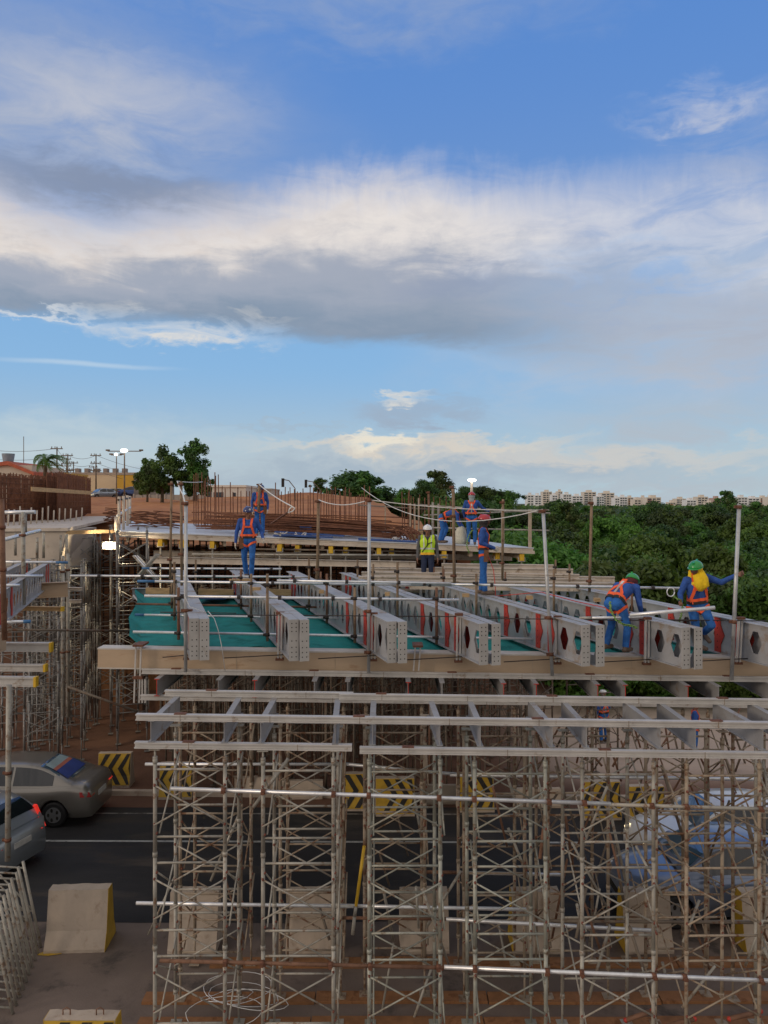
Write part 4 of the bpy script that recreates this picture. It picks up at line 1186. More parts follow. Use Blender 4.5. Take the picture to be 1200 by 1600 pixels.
for k in range(64):
    right_ = k % 3 != 0
    u = rng.uniform(860, 1215) if right_ else rng.uniform(240, 860)
    y = rng.uniform(11.0, 13.8)
    v = rng.uniform(1185, 1560)
    du = rng.uniform(-55, 55); dv = rng.uniform(50, 130)
    if abs(du) < 12: du = 16
    pipe(P(u, v, y), P(u + du, v + dv, y + rng.uniform(-.4, .6)), rng.choice((.017, .02, .024)), rng.choice(('tube', 'tube', 'tube_dark', 'rusty', 'tube')), 'loose slanting tube braced among the front towers', 'brace', 'slanting_brace', group=tg)
for k in range(40):
    u = rng.uniform(780, 1215); y = rng.uniform(20.8, 27)
    v = rng.uniform(1080, 1180)
    du = rng.choice((-1, 1)) * rng.uniform(15, 45)
    pipe(P(u, v, y), P(u + du, v + rng.uniform(40, 100), y + rng.uniform(-.4, .6)), .03, rng.choice(('tube_dark', 'rusty')), 'dark slanting brace beyond the road', 'brace', 'slanting_brace', group='dark slanting braces beyond the road')
for k, (u0, v0, u1, v1) in enumerate([(978, 1602, 1018, 1588), (1040, 1612, 1085, 1600), (1140, 1600, 1188, 1588)]):
    p, q = P(u0, v0 - 8, 11.3), P(u1, v1 - 8, 11.3)
    o = MB().tube(Vector((0, 0, 0)), q - p, .035, 8).build('turnbuckle', M['rusty'], at=p)
    tag(o, f'red-ended turnbuckle strut low on the right, {["left", "middle", "right"][k]} one', 'strut')
    for e in (Vector((0, 0, 0)), q - p): MB().ell(e, (.04, .036, .036), 8, 6).build('red_end', M['red'], o)

# planks under the towers, cable tangle
for k, (y, u0, u1) in enumerate([(10.62, 150, 1300), (11.74, 215, 1300), (12.35, 225, 1300), (13.3, 330, 1300)]):
    n = 4; x0, x1 = (u0 - CU) / FPX * y, (u1 - CU) / FPX * y
    for j in range(n):
        a_, b_ = x0 + (x1 - x0) * j / n, x0 + (x1 - x0) * (j + 1) / n - .02
        tag(MB().box(0, -.13, 0, b_ - a_, .13, .045).build('sole_plank', M['plank_orange'], at=(a_, y + .02 * (j % 2), .006)), 'orange-brown sole plank under the tower legs', 'plank', 'sole planks under the towers')
for k in range(5):
    r_ = rng.uniform(.25, .5); x = rng.uniform(-2.75, -1.6); y = rng.uniform(11.6, 12.6)
    pts = [Vector((x + r_ * math.cos(t) * 1.3 + rng.uniform(-.015, .015), y + r_ * math.sin(t) * .7, .12 + .16 * abs(math.sin(t * .5 + k)) + .015 * k)) for t in [k + i * .26 for i in range(25)]]
    tag(MB().path([p - pts[0] for p in pts], .006, 5).build('cable_loop', M['white' if k % 2 else 'galv'], at=pts[0]), 'loop of the pale cable tangle inside the leftmost tower', 'cable', 'tangled cable loops')

# ---------------------------------------------------------------- concrete barriers
def jersey(L_, h_, d, ym=True):
    """local: x along, front face at -y"""
    m = MB()
    prof = [(-d / 2, 0), (-d / 2, .06), (-d * .32, .30 * h_ / .9), (-d * .17, h_), (d * .17, h_), (d * .32, .30 * h_ / .9), (d / 2, .06), (d / 2, 0)]
    n = 8; nx = 10
    vs = [(-L_ / 2 + L_ * i / nx + rng.uniform(-.004, .004), y + rng.uniform(-.006, .006), z + rng.uniform(-.008, .008) * (z > .1)) for i in range(nx + 1) for y, z in prof]
    fs = [(i * n + j, (i + 1) * n + j, (i + 1) * n + (j + 1) % n, i * n + (j + 1) % n) for i in range(nx) for j in range(n)]
    fs += [tuple(range(n)), tuple(nx * n + j for j in range(n - 1, -1, -1))]
    return m.add(vs, fs), prof
def end_skin(prof, x, s):
    m = MB()
    m.prism([(x, y * 1.004, z + .001) for y, z in prof], (s * .006, 0, 0)); return m
def barrier(loc, rz, label, L_=1.05, h_=1.0, d=.62, ends=(1,), loops=False, chev=0, group=None, m_='conc'):
    t = thing('concrete_barrier', label, 'barrier', loc, rz, group)
    j, prof = jersey(L_, h_, d)
    j.build('block', M[m_], t)
    for s in ends: end_skin(prof, s * L_ / 2, s).build('yellow_end', M['ypaint'], t)
    if loops:
        for x in (-.22, .24):
            MB().path([(x - .05, 0, h_ - .02), (x - .05, 0, h_ + .07), (x, 0, h_ + .10), (x + .05, 0, h_ + .07), (x + .05, 0, h_ - .02)], .009, 6).build('lifting_loop', M['rusty'], t)
    if chev:
        # painted front: the upper slope plane
        y0, z0, y1, z1 = -d * .32, .30 * h_ / .9, -d * .17, h_
        yb0, zb0 = -d / 2, .06
        def fp(x, f, off):
            if f >= 0.3:
                g_ = (f - .3) / .7; y, z = y0 + (y1 - y0) * g_, z0 + (z1 - z0) * g_
            else:
                g_ = f / .3; y, z = yb0 + (y0 - yb0) * g_, zb0 + (z0 - zb0) * g_
            return Vector((x, y - off, z + off * .3))
        b_ = MB(); nx = 8
        for (f0, f1) in ((.01, .3), (.3, .99)):
            b_.add([fp(-L_ / 2 + .01, f0, .012), fp(L_ / 2 - .01, f0, .012), fp(L_ / 2 - .01, f1, .012), fp(-L_ / 2 + .01, f1, .012)], [(0, 1, 2, 3)])
        b_.build('yellow_face', M['ypaint'], t)
        k_ = MB(); w = .14
        for x in [-.28 + i * .30 for i in range(4)] if abs(chev) == 1 else [-.35 + i * .27 for i in range(4)]:
            for (fa, fb) in ((.03, .30), (.30, .52), (.52, .97)):
                def xx(f): return x - chev * (.22 - abs(f - .52) * .55)
                q = [(xx(fa), fa), (xx(fa) + w, fa), (xx(fb) + w, fb), (xx(fb), fb)]
                q = [(max(-L_ / 2 + .015, min(L_ / 2 - .015, a_)), f) for a_, f in q]
                if abs(q[0][0] - q[1][0]) < .01 and abs(q[2][0] - q[3][0]) < .01: continue
                k_.add([fp(a_, f, .018) for a_, f in q], [(0, 1, 2, 3)])
        k_.build('black_chevrons', M['bpaint'], t)
    return t
def bx(u, y): return (u - CU) / FPX * y
barrier((bx(124, 13.9), 13.95, 0), 0.05, 'pale concrete barrier with a yellow right end, alone on the pavement', 1.06, 1.02, .66)
barrier((bx(129, 10.6), 10.6, 0), 0.0, 'concrete barrier with lifting loops and yellow-black face at the bottom edge', .98, .93, .62, (-1, 1), True, 1)
for k, u in enumerate([306, 486, 662, 835, 1006, 1190]):
    barrier((bx(u, 13.9), 13.9, 0), 0.02 * (k % 3), f'plain concrete barrier seen through the front towers, {nth(k, 6)} of the row', .86, 1.0, .62, (-1,) if k > 2 else (), group='concrete barriers behind the front towers')
for k, (u, v, L_, c_) in enumerate([(181, 1226, .92, 1), (277, 1244, .9, 1), (556, 1262, 1.0, -1), (617, 1270, 1.0, -1), (742, 1264, .95, -1), (938, 1276, .95, 1), (1008, 1284, .9, 1)]):
    y = 8 * FPX / (v - CV)
    barrier((bx(u, y), y, 0), 0.02, f'yellow barrier with black chevrons beyond the road, {nth(k, 7)}', L_, .92, .5, (), False, c_, 'chevron barriers beyond the road')
for k, (u, v) in enumerate([(400, 1250), (470, 1256), (690, 1264), (840, 1270)]):
    y = 8 * FPX / (v - CV) + .5
    barrier((bx(u, y), y, 0), 0.02, f'low unpainted concrete block beyond the road, {nth(k, 4)}', 1.2, .45, .4, (), group='low blocks beyond the road')
ym = MB(); ym.add([(0, 0, 0), (.2, -.02, 0), (.42, .04, 0), (.36, .10, 0), (.24, .07, 0), (.10, .12, 0), (.02, .06, 0)], [(0, 1, 2, 3, 4, 5, 6)])
structure(ym.build('paint_mark', M['ypaint'], at=(bx(60, 13.6), 13.55, .013)))

# stack of leaning ladder frames, bottom left
def leaning():
    t = thing('ladder_frame', 'weathered ladder frame', 'scaffold frame', (0, 0, 0), 0, 'leaning stack of ladder frames')
    m = MB()
    A = Vector((-.36, 0, 1.52)); W = Vector((-1.25, .0, 0))
    m.tube((0, 0, 0), A, .025, 8)
    m.build('upright', M['tube'], t)
    MB().tube(W, W + A, .025, 8).build('upright', M['tube'], t)
    for f in (.06, .42, .92): MB().tube(A * f, A * f + W, .018, 6).build('rung', M['tube'], t)
    MB().tube(A * .42, A * .92 + W * .5, .015, 6).build('diagonal', M['tube'], t)
    return t
lf = leaning()
for k in range(10):
    f = k / 9
    p = P(20, 1582, 12.0).lerp(P(64, 1481, 13.8), f); p.z = 0.01
    o = lf if k == 0 else dup(lf, p)
    o.location = p; o.rotation_euler = (0, rng.uniform(-.02, .02), -.12 + rng.uniform(-.03, .03))
    o['label'] = f'ladder frame in the leaning stack at lower left, {ORD[k] if k else "nearest"}' + (' from the front' if k else ' to the front')

# thin upright props crowding under the far half of the girders
pm = MB()
pm.tube((0, 0, 0), (0, 0, 2.9), .03, 6); pm.tube((0, 0, 2.9), (0, 0, 5.2), .022, 6); pm.tube((0, 0, 2.85), (0, 0, 2.95), .045, 6)
pm.box(-.07, -.07, 5.2, .07, .07, 5.215); pm.box(-.07, -.07, 0, .07, .07, .012)
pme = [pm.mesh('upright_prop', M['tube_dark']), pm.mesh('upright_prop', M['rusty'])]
for k in range(130):
    y = rng.uniform(20.9, 28.2); x = gx_at(0, y) - .2 + rng.uniform(0, 10.2)
    if x > 5.2 and k % 3: continue
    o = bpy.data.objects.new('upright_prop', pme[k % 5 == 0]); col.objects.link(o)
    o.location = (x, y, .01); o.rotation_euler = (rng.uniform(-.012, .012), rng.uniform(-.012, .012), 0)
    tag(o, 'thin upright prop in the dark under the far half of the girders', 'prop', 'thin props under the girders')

for k, (u, y, s_) in enumerate([(58, 24.8, .86), (20, 25.0, .85), (88, 25.4, .84), (112, 27.9, .9), (152, 27.6, .93), (66, 27.4, .84)]):
    dup(pD, (P(u, 900, y).x, y, 0), GANG + .05 * k, ['grey tower among those left of the shaft, nearest the road', 'grey tower left of the shaft, behind the left pale beams', 'grey tower under the right end of the pale concrete cap', 'grey tower deep inside the dark shaft, left', 'grey tower deep inside the dark shaft, right', 'grey tower left of the shaft, standing farthest back'][k], scale=(1, 1, s_))

# ---------------------------------------------------------------- vegetation
def crown_mesh(name, mats, rx, ry, rz, clumps, per, leaf, seed, droop=0.0, flat=1.0, hollow=0.45):
    """leaf-sized faces in clumps spread through an uneven crown; base of the crown at z = 0"""
    r = random.Random(seed); m = MB()
    for k in range(clumps):
        th = r.uniform(0, 2 * math.pi); cz = r.uniform(-0.75, 1.0)
        rr_ = math.sqrt(max(0, 1 - cz * cz)) * r.uniform(hollow, 1.05)
        bulge = 1 + 0.22 * math.sin(th * 3 + seed) + 0.12 * math.sin(th * 5 + cz * 4)
        c = Vector((math.cos(th) * rr_ * rx * bulge, math.sin(th) * rr_ * ry * bulge, rz + cz * rz * r.uniform(.78, 1.06) * flat))
        cr = r.uniform(0.16, 0.34) * (rx + rz) / 2
        m.cur = r.choice(range(len(mats)))
        for j in range(int(per * r.uniform(.6, 1.3))):
            d = Vector((r.gauss(0, 1), r.gauss(0, 1), r.gauss(0, .8)))
            d = d.normalized() * cr * r.random() ** .45
            p = c + d
            n = (d.normalized() * 0.8 + Vector((r.gauss(0, .5), r.gauss(0, .5), r.gauss(.35, .5)))).normalized()
            a = n.cross(Vector((r.gauss(0, 1), r.gauss(0, 1), r.gauss(0, 1)))).normalized()
            b = n.cross(a)
            s = leaf * r.uniform(.6, 1.35)
            m.add([p - a * s, p + b * s * .5 + n * s * .12, p + a * s, p - b * s * .5 + n * s * .12], [(0, 1, 2, 3)])
    return m.mesh(name, mats)


def trunk_mb(h_, r0, spread, seed, n=5, lean=0.0):
    r = random.Random(seed); m = MB()
    top = Vector((lean * h_, r.uniform(-.1, .1) * h_, h_))
    pts = [Vector((0, 0, -.3)), Vector((lean * .2 * h_ + .05, 0, h_ * .35)), top * .75 + Vector((r.uniform(-.1, .1), 0, 0)), top]
    m.path(pts, r0, 8, rr=[r0 * 1.25, r0, r0 * .75, r0 * .3])
    for k in range(n):
        th = 2 * math.pi * (k + r.random() * .6) / n
        b0 = pts[2].lerp(pts[1], r.random() * .7)
        tip = b0 + Vector((math.cos(th) * spread, math.sin(th) * spread, min(spread * r.uniform(.5, 1.1), h_ - b0.z)))
        m.path([b0, b0.lerp(tip, .5) + Vector((0, 0, -.06 * spread)), tip], r0, 6, rr=[r0 * .5, r0 * .32, r0 * .12])
    return m


LD, LM, LL, LO = M['leaf_dark'], M['leaf_mid'], M['leaf_light'], M['leaf_olive']
KINDS_ = {}
def tree_kind(key, mats, rx, ry, rz, clumps, per, leaf, th_, r0, seed, flat=1.0, hollow=.45, lean=0.0):
    cm = crown_mesh('crown', mats, rx, ry, rz, clumps, per, leaf, seed, 0, flat, hollow)
    tm = trunk_mb(th_ + rz, r0, rx * .75, seed + 5, lean=lean).mesh('trunk', M['bark'])
    KINDS_[key] = (cm, tm, th_)
def tree(key, name, label, loc, s=1.0, rz=0.0, group=None, sz=None):
    cm, tm, th_ = KINDS_[key]
    t = thing(name, label, 'tree', loc, rz, group); t.scale = (s, s, sz or s)
    c = bpy.data.objects.new('crown', cm); col.objects.link(c); c.parent = t; c.location = (0, 0, th_ * .8)
    k = bpy.data.objects.new('trunk', tm); col.objects.link(k); k.parent = t
    return t
tree_kind('bushy', [LM, LM, LL], 2.3, 2.2, 2.1, 60, 150, .145, 1.0, .14, 1)
tree_kind('dense', [LD, LM, LD], 2.5, 2.4, 2.0, 60, 150, .15, 1.5, .17, 2)
tree_kind('light', [LL, LL, LM], 2.1, 2.1, 2.0, 54, 150, .14, .8, .12, 3)
tree_kind('olive', [LO, LM, LO], 2.2, 2.3, 1.7, 56, 150, .14, 1.1, .13, 4)
tree_kind('flat', [LD, LM, LD], 3.6, 3.4, 1.35, 80, 130, .16, 2.2, .17, 6, .8, .15)
tree_kind('tall', [LD, LM, LO], 1.6, 1.6, 2.6, 52, 140, .14, 1.8, .14, 8)
tree_kind('shrub', [LL, LM, LM], 1.0, 1.0, .75, 34, 130, .06, .12, .04, 9)
r2 = random.Random(5)
wood_names = {'bushy': ('bushy_tree', 'bushy green tree in the wood right of the bridge', 'bushy green trees in the wood'),
              'dense': ('broadleaf_tree', 'dense dark green tree in the wood right of the bridge', 'dense dark trees in the wood'),
              'light': ('young_tree', 'bright light green tree in the wood right of the bridge', 'light green trees in the wood'),
              'olive': ('scrub_tree', 'dull olive green tree in the wood right of the bridge', 'olive trees in the wood'),
              'flat': ('umbrella_tree', 'flat-crowned dark tree rising over the wood', 'flat-crowned trees of the wood'),
              'tall': ('slender_tree', 'slender dark tree rising over the wood', 'slender trees of the wood')}
cnt = 0
y = 33.0
while y < 150 and cnt < 270:
    step = 3.1 + (y - 33) * .042
    x = emb_edge(y) + (6.8 if y < 60 else 6.0)
    xmax = min(.56 * y + 4, 75)
    while x < xmax:
        xx, yy = x + r2.uniform(-1, 1) * step * .35, y + r2.uniform(-1, 1) * step * .35
        u = CU + xx / yy * FPX
        k = r2.choice(('bushy', 'bushy', 'dense', 'light', 'light', 'light', 'olive') if yy < 75 else ('bushy', 'dense', 'dense', 'olive', 'tall', 'light', 'dense', 'flat'))
        s = r2.choice((.62, .8, .9, 1.0, 1.1, 1.32)) * r2.uniform(.92, 1.08) * (1.0 if yy < 60 else 1.18 + (yy - 60) * .004)
        if yy < 45: s *= .92
        if u < 700 and yy > 55: s *= 1.25
        if k == 'flat': s *= .82
        if u > 800 and yy > 58: s *= .86 if u < 1000 else .74
        nm, lb, gr = wood_names[k]
        tree(k, nm, lb, (xx, yy, max(0.0, ground_h(xx, yy)) - .1), s, r2.uniform(0, 6.28), gr, s * r2.uniform(.8, 1.12) if yy > 60 else min(1.22, s * r2.uniform(.85, 1.1)))
        cnt += 1
        x += step
    y += step * .82
print('wood trees', cnt)
# the far wood: one mass of many low crowns out to the town
fw = MB(); r3 = random.Random(9)
y = 140.0
while y < 880:
    step = 6 + (y - 140) * .028
    x = (-.06 * y) if y > 200 else 2
    while x < .60 * y + 20:
        cx, cy = x + r3.uniform(-.4, .4) * step, y + r3.uniform(-.4, .4) * step
        R_ = step * r3.uniform(.55, .85); hz_ = min(r3.uniform(4.2, 7.2), 8.6 - .0098 * y * r3.uniform(.85, 1.1)) * (1.1 if r3.random() < .08 else 1)
        if hz_ < .9: hz_ = .9
        fw.cur = r3.choice((0, 0, 1, 1, 2))
        nl = 64 if y < 320 else 34
        lf_ = R_ * .22
        for j in range(nl):
            th = r3.uniform(0, 6.283); q = r3.random() ** .5
            p = Vector((cx + math.cos(th) * R_ * q, cy + math.sin(th) * R_ * q, hz_ * (.45 + .55 * math.sqrt(max(0, 1 - q * q)) * r3.uniform(.7, 1.05))))
            n = Vector((math.cos(th) * q + r3.gauss(0, .4), math.sin(th) * q + r3.gauss(0, .4), .7 + r3.gauss(0, .3))).normalized()
            a = n.cross(Vector((r3.gauss(0, 1), r3.gauss(0, 1), r3.gauss(0, 1)))).normalized(); b = n.cross(a)
            s = lf_ * r3.uniform(.5, 1.3)
            fw.add([p - a * s, p - b * s * .6, p + a * s, p + b * s * .6], [(0, 1, 2, 3)])
        x += step
    y += step * .9
o = fw.build('distant_wood', [LD, LM, LO]); o['kind'] = 'stuff'
o['label'] = 'far dark green wood stretching to the apartment blocks'; o['category'] = 'wood'
# undergrowth at the foot of the wood and beyond the sand
for k in range(46):
    u = r2.uniform(985, 1230); yy = r2.uniform(30.2, 33.5)
    xx = bx(u, yy)
    s = r2.uniform(.8, 1.6)
    t = tree('shrub', 'leafy_shrub', 'leafy green shrub at the far edge of the pale sand', (xx, yy, 0), s, r2.uniform(0, 6), 'shrubs at the edge of the sand')
    t['category'] = 'shrub'
for k in range(10):
    u = r2.uniform(850, 940); yy = r2.uniform(29.5, 32)
    t = tree('shrub', 'leafy_shrub', 'leafy green shrub beyond the right end of the rear deck', (bx(u, yy), yy, ground_h(bx(u, yy), yy) - .1), r2.uniform(1.4, 2.2), r2.uniform(0, 6), 'shrubs beside the rear deck')
    t['category'] = 'shrub'
# trees that stand out singly
def single(key, name, label, u, v_base, y, s, sz=None, rz=0.0):
    p = P(u, v_base, y); return tree(key, name, label, (p.x, y, p.z), s, rz, None, sz)
tree_kind('leftbushy', [LM, LD, LM], 2.0, 1.8, 1.75, 52, 150, .15, .9, .16, 21)
tree_kind('lefttall', [LD, LM, LD], 1.45, 1.4, 2.3, 44, 95, .15, 1.2, .15, 24, 1.0, .25, .12)
single('leftbushy', 'bushy_tree', 'bushy green tree at the left beyond the dirt, lower of the two', 253, 788, 72, .95, 1.17)
single('leftbushy', 'bushy_tree', 'low bushy green tree before the grey building at the left', 230, 784, 70, .6, .72, 1.0)
single('lefttall', 'tall_tree', 'tall loose-crowned tree at the left, highest of all', 303, 786, 72, 1.0, 1.08, 0.3)
single('leftbushy', 'bushy_tree', 'dense green bush-like crown at the foot of the tall loose tree', 306, 788, 73, .86, .9, 2.0)
tree_kind('bigmid', [LD, LM, LD], 4.2, 4.0, 3.3, 80, 120, .30, 1.6, .3, 31)
single('bigmid', 'big_tree', 'big rounded dark tree rising behind the upright bars', 554, 800, 95, .98, .60)
single('bigmid', 'big_tree', 'big dark tree right of the rounded one behind the bars', 602, 806, 100, .60, .38, 2)
single('lefttall', 'small_tree', 'small round tree left of the big rounded one', 497, 778, 105, .72, .50, 1)
for k, (u, vb, y, s) in enumerate([(660, 800, 80, .62), (632, 800, 90, .52), (748, 800, 90, .66), (725, 802, 85, .55), (790, 800, 120, .72), (772, 800, 110, .66)]):
    single(('dense', 'bushy', 'flat', 'dense', 'flat', 'flat')[k], 'woodland_tree', ['rounded tree left of the stooping worker, right behind a rusty post', 'rounded tree between the big tree and the rusty post', 'flat-crowned tree behind the lit lamp mast', 'dense tree behind the worker at the rail', 'flat-crowned tree left of the far white blocks', 'flat-crowned tree right of the worker at the rail'][k], u, vb, y, s)
# palm
def palm(loc):
    t = thing('palm_tree', 'wind-blown palm tree beside the red-roofed house', 'palm', loc)
    MB().path([(0, 0, -.5), (.05, 0, 1.2), (.12, 0, 1.75)], .14, 8, rr=[.2, .15, .10]).build('trunk', M['bark'], t)
    r = random.Random(3)
    cr = MB()
    for k in range(30):
        th = 6.283 * k / 30 * 2 + r.uniform(-.1, .1); up = r.uniform(.1, 2.0)
        pts = []
        for i in range(9):
            f = i / 8
            pts.append(Vector((.12 + math.cos(th) * 1.45 * f + .5 * f * f, math.sin(th) * 1.45 * f, 1.7 + up * f - (1.0 + up * .5) * f * f)))
        for i in range(8):
            a_, b_ = pts[i], pts[i + 1]; d = (b_ - a_)
            sd_ = d.cross(Z).normalized()
            for j in range(4):
                p = a_.lerp(b_, j / 4)
                for s in (-1, 1):
                    w_ = (.34 * math.sin(math.pi * min(1, .12 + i / 9))) 
                    q = p + sd_ * s * w_ + d.normalized() * .25 + Vector((.12, 0, -.28 * w_ - .05))
                    cr.add([p, p + d * .22, q], [(0, 1, 2)])
    cr.build('crown', [LM], t)
    return t
palm(P(70, 752, 62))

# ---------------------------------------------------------------- buildings
wall_m = {}
def wm(c):
    k = tuple(round(x, 3) for x in c)
    if k not in wall_m: wall_m[k] = mat('rendered wall', k, .8, 0, .07, .3)
    return wall_m[k]
M['glass_far'] = mat('dark window', (.05, .06, .075), .15, 0, .3, 1)
M['rooftile'] = mat('red roof edge', (.42, .11, .06), .8, 0, .2, 2)
M['tank'] = mat('blue-grey tank', (.22, .27, .33), .6, 0, .15, 2)
W_, CR, TN, OR_, PK, GN, MR, TL = (.76, .76, .76), (.70, .63, .54), (.60, .51, .37), (.52, .25, .12), (.50, .36, .31), (.40, .42, .32), (.27, .10, .10), (.24, .38, .38)
SKY_ = [(824, 834, 773, W_), (835.5, 846, 773.5, W_), (848, 862.5, 768, TN), (863, 871, 773, W_), (872, 879, 767.5, CR), (880, 893, 772, W_), (894, 911, 774.5, W_), (912, 931.5, 768.5, CR), (932, 944, 775, TL), (939.5, 960, 770, CR), (961, 968, 777.5, W_), (968.5, 980, 776, W_), (981, 990, 777, OR_), (991, 1002, 780, TN), (1002.5, 1010, 777, CR), (1010.5, 1033, 777, MR), (1047, 1056, 784.5, OR_), (1057, 1072, 779, CR), (1073, 1088, 781, W_), (1090, 1106.5, 776, CR), (1107, 1114.5, 785, MR), (1115, 1127.5, 778, PK), (1128, 1135, 784, CR), (1135.5, 1144, 775.5, GN), (1145, 1152, 781, W_), (1153, 1168, 776.5, W_), (1169, 1187, 778, W_), (1188, 1200, 777, OR_), (1201, 1214, 776, CR), (1216, 1236, 779, W_)]
for k, (u0, u1, vt, c_) in enumerate(SKY_):
    y = 930 + 37 * ((k * 7) % 5)
    x0, x1 = bx(u0, y), bx(u1, y); zt = H - (vt - CV) / FPX * y
    w_ = x1 - x0
    nm = {W_: 'white', CR: 'cream', TN: 'tan', OR_: 'orange-banded', PK: 'pinkish', GN: 'pale green', MR: 'maroon-fronted', TL: 'teal-topped'}[c_]
    t = thing('apartment_block', f'far {nm} apartment block on the skyline, {k + 1 if k > 15 else ORD[k]}{"th" if k > 15 else ""} from the left' if k else 'far white apartment block on the skyline, leftmost', 'building', ((x0 + x1) / 2, y, 0), 0, 'apartment blocks on the skyline')
    base = CR if c_ in (OR_, MR, TN) else (W_ if c_ == TL else c_)
    m = MB(); m.box(-w_ / 2, 0, -2, w_ / 2, 16, zt)
    m.build('wall', wm(base), t)
    m = MB(); m.box(-w_ * .22, 2, zt, w_ * .18, 9, zt + 2.6)
    m.build('roof_house', wm(base), t)
    nf = max(3, int(zt / 3.0))
    bays = [(-.44, -.16), (-.08, .12), (.2, .44)] if w_ > 9 else [(-.40, -.05), (.08, .40)]
    for f in range(1, nf):
        z = zt - f * 3.0
        if z < 3: break
        b_ = MB()
        for (a0, a1) in bays:
            b_.box(w_ * a0, -.06, z, w_ * a1, .3, z + 1.55)
        b_.build('windows', M['glass_far'], t)
        if c_ in (OR_, MR, TL, PK, CR) and f % 1 == 0:
            MB().box(w_ * bays[0][0] - .2, -.9, z - .75, w_ * bays[0][1] + .2, -.07, z + .1).build('balcony', wm(c_ if c_ != CR else W_), t)
# town behind the approach
def block(name, label, cat, u0, u1, vt, vb, y, dep, c_, group=None):
    x0, x1 = bx(u0, y), bx(u1, y); zt = H - (vt - CV) / FPX * y; zb = H - (vb - CV) / FPX * y - 1.5
    t = thing(name, label, cat, (x0, y, zb), 0, group)
    MB().box(0, 0, 0, x1 - x0, dep, zt - zb).build('wall', wm(c_), t)
    return t, x1 - x0, zt - zb
t, w_, h_ = block('warehouse', 'long cream wall with yellow end behind the dirt', 'building', 112, 183, 742, 775, 110, 14, (.62, .50, .34))
MB().box(-.05, -.05, h_, w_ + 2.6, 14, h_ + .35).build('parapet', wm((.40, .33, .27)), t)
MB().box(w_ + .003, -.02, 0, w_ + 2.5, 12, h_ - .05).build('yellow_wall', wm((.60, .36, .05)), t)
MB().box(2.4, -.5, 0, w_ - .1, -.02, 2.2).build('yellow_plinth', wm((.52, .32, .06)), t)
for k in range(6): MB().box(.3 + k * 1.35, .4, h_ + .36, .85 + k * 1.35, 1.4, h_ + .95).build('roof_vent', wm((.28, .23, .20)), t)
t, w_, h_ = block('yellow_building', 'yellow building behind the long rebar cage', 'building', 53, 91, 741, 775, 92, 9, (.58, .36, .07))
MB().box(-.1, -.1, h_, w_ + .1, 9.1, h_ + .25).build('parapet', wm((.50, .32, .08)), t)
t, w_, h_ = block('house', 'white house with a red roof edge at the left', 'house', -30, 50, 727, 775, 80, 8, (.52, .47, .40))
rf = MB(); rf.prism([(-.3, -.35, h_), (w_ * .55, -.35, h_ + .42), (w_ + .3, -.35, h_ - .75), (w_ + .3, -.35, h_ - 1.05), (w_ * .55, -.35, h_ + .02), (-.3, -.35, h_ - .3)], (0, 8.6, 0))
rf.build('roof', M['rooftile'], t)
MB().box(.4, -.06, h_ - 2.1, w_ * .58, -.02, h_ - 1.1).build('awning', mat('dark awning', (.04, .045, .055), .7), t)
tk = thing('water_tank', 'blue-grey water tank on the roof of the red-edged house', 'water tank', P(13, 722.5, 81))
MB().path([(0, 0, 0), (0, 0, .15), (0, 0, .75), (0, 0, .86)], .5, 16, rr=[.50, .52, .62, .62]).build('body', M['tank'], tk)
MB().tube((0, 0, .86), (0, 0, .92), .64, 16).build('lid', M['tank'], tk)
pipe(P(37, 745, 84), P(37, 682, 84), .035, 'tube_dark', 'thin antenna mast behind the water tank', 'mast', 'antenna_mast')
t, w_, h_ = block('grey_building', 'soot-grey building behind the low bushy tree', 'building', 209, 246, 745, 780, 100, 8, (.21, .20, .19))
for k in range(4): MB().box(.25 + k * .72, -.05, h_ - 1.5, .7 + k * .72, -.01, h_ - .7).build('window', M['glass_far'], t)
t, w_, h_ = block('white_building', 'low white building with dark doors behind the upright bars', 'building', 311, 384, 758, 785, 92, 9, (.60, .575, .53))
MB().box(-.08, -.2, h_ - .25, w_ + .08, 9, h_).build('cornice', wm((.66, .63, .58)), t)
for k, (a, b, c0, c1) in enumerate([(.9, 1.5, 0, 1.9), (1.75, 2.9, .7, 1.75), (4.1, 4.4, .9, 1.7)]):
    MB().box(a, -.04, max(0, h_ - 2.6) + c0 * .6, b, -.01, max(0, h_ - 2.6) + c1).build('window' if k else 'door', M['glass_far'], t)
t, w_, h_ = block('low_building', 'low pale building right of the white one', 'building', 385, 424, 765, 785, 100, 8, (.50, .46, .40))
MB().box(-.05, -.15, h_, w_ + .05, 8, h_ + .15).build('roof', wm((.45, .42, .38)), t)
t, w_, h_ = block('site_wall', 'grey boundary wall behind the dirt at the left', 'wall', 208, 318, 773, 785, 84, .25, (.34, .31, .28))
for k in range(9): MB().box(k * .85, -.08, 0, k * .85 + .14, -.01, h_ + .1).build('pillar', wm((.40, .36, .32)), t)
t, w_, h_ = block('far_wall', 'pale concrete wall along the dug bank', 'wall', 425, 470, 773, 786, 98, .4, (.42, .38, .34))
for (u0, u1, vt) in ((598, 634, 776), (736, 760, 778)):
    t, w_, h_ = block('far_building', f'far white building between the trees {"left" if u0 < 700 else "right"} of the lamp mast', 'building', u0, u1, vt, 795, 420, 10, W_)
    MB().box(.5, -.05, h_ - 1.8, w_ - .5, -.01, h_ - .9).build('window', M['glass_far'], t)
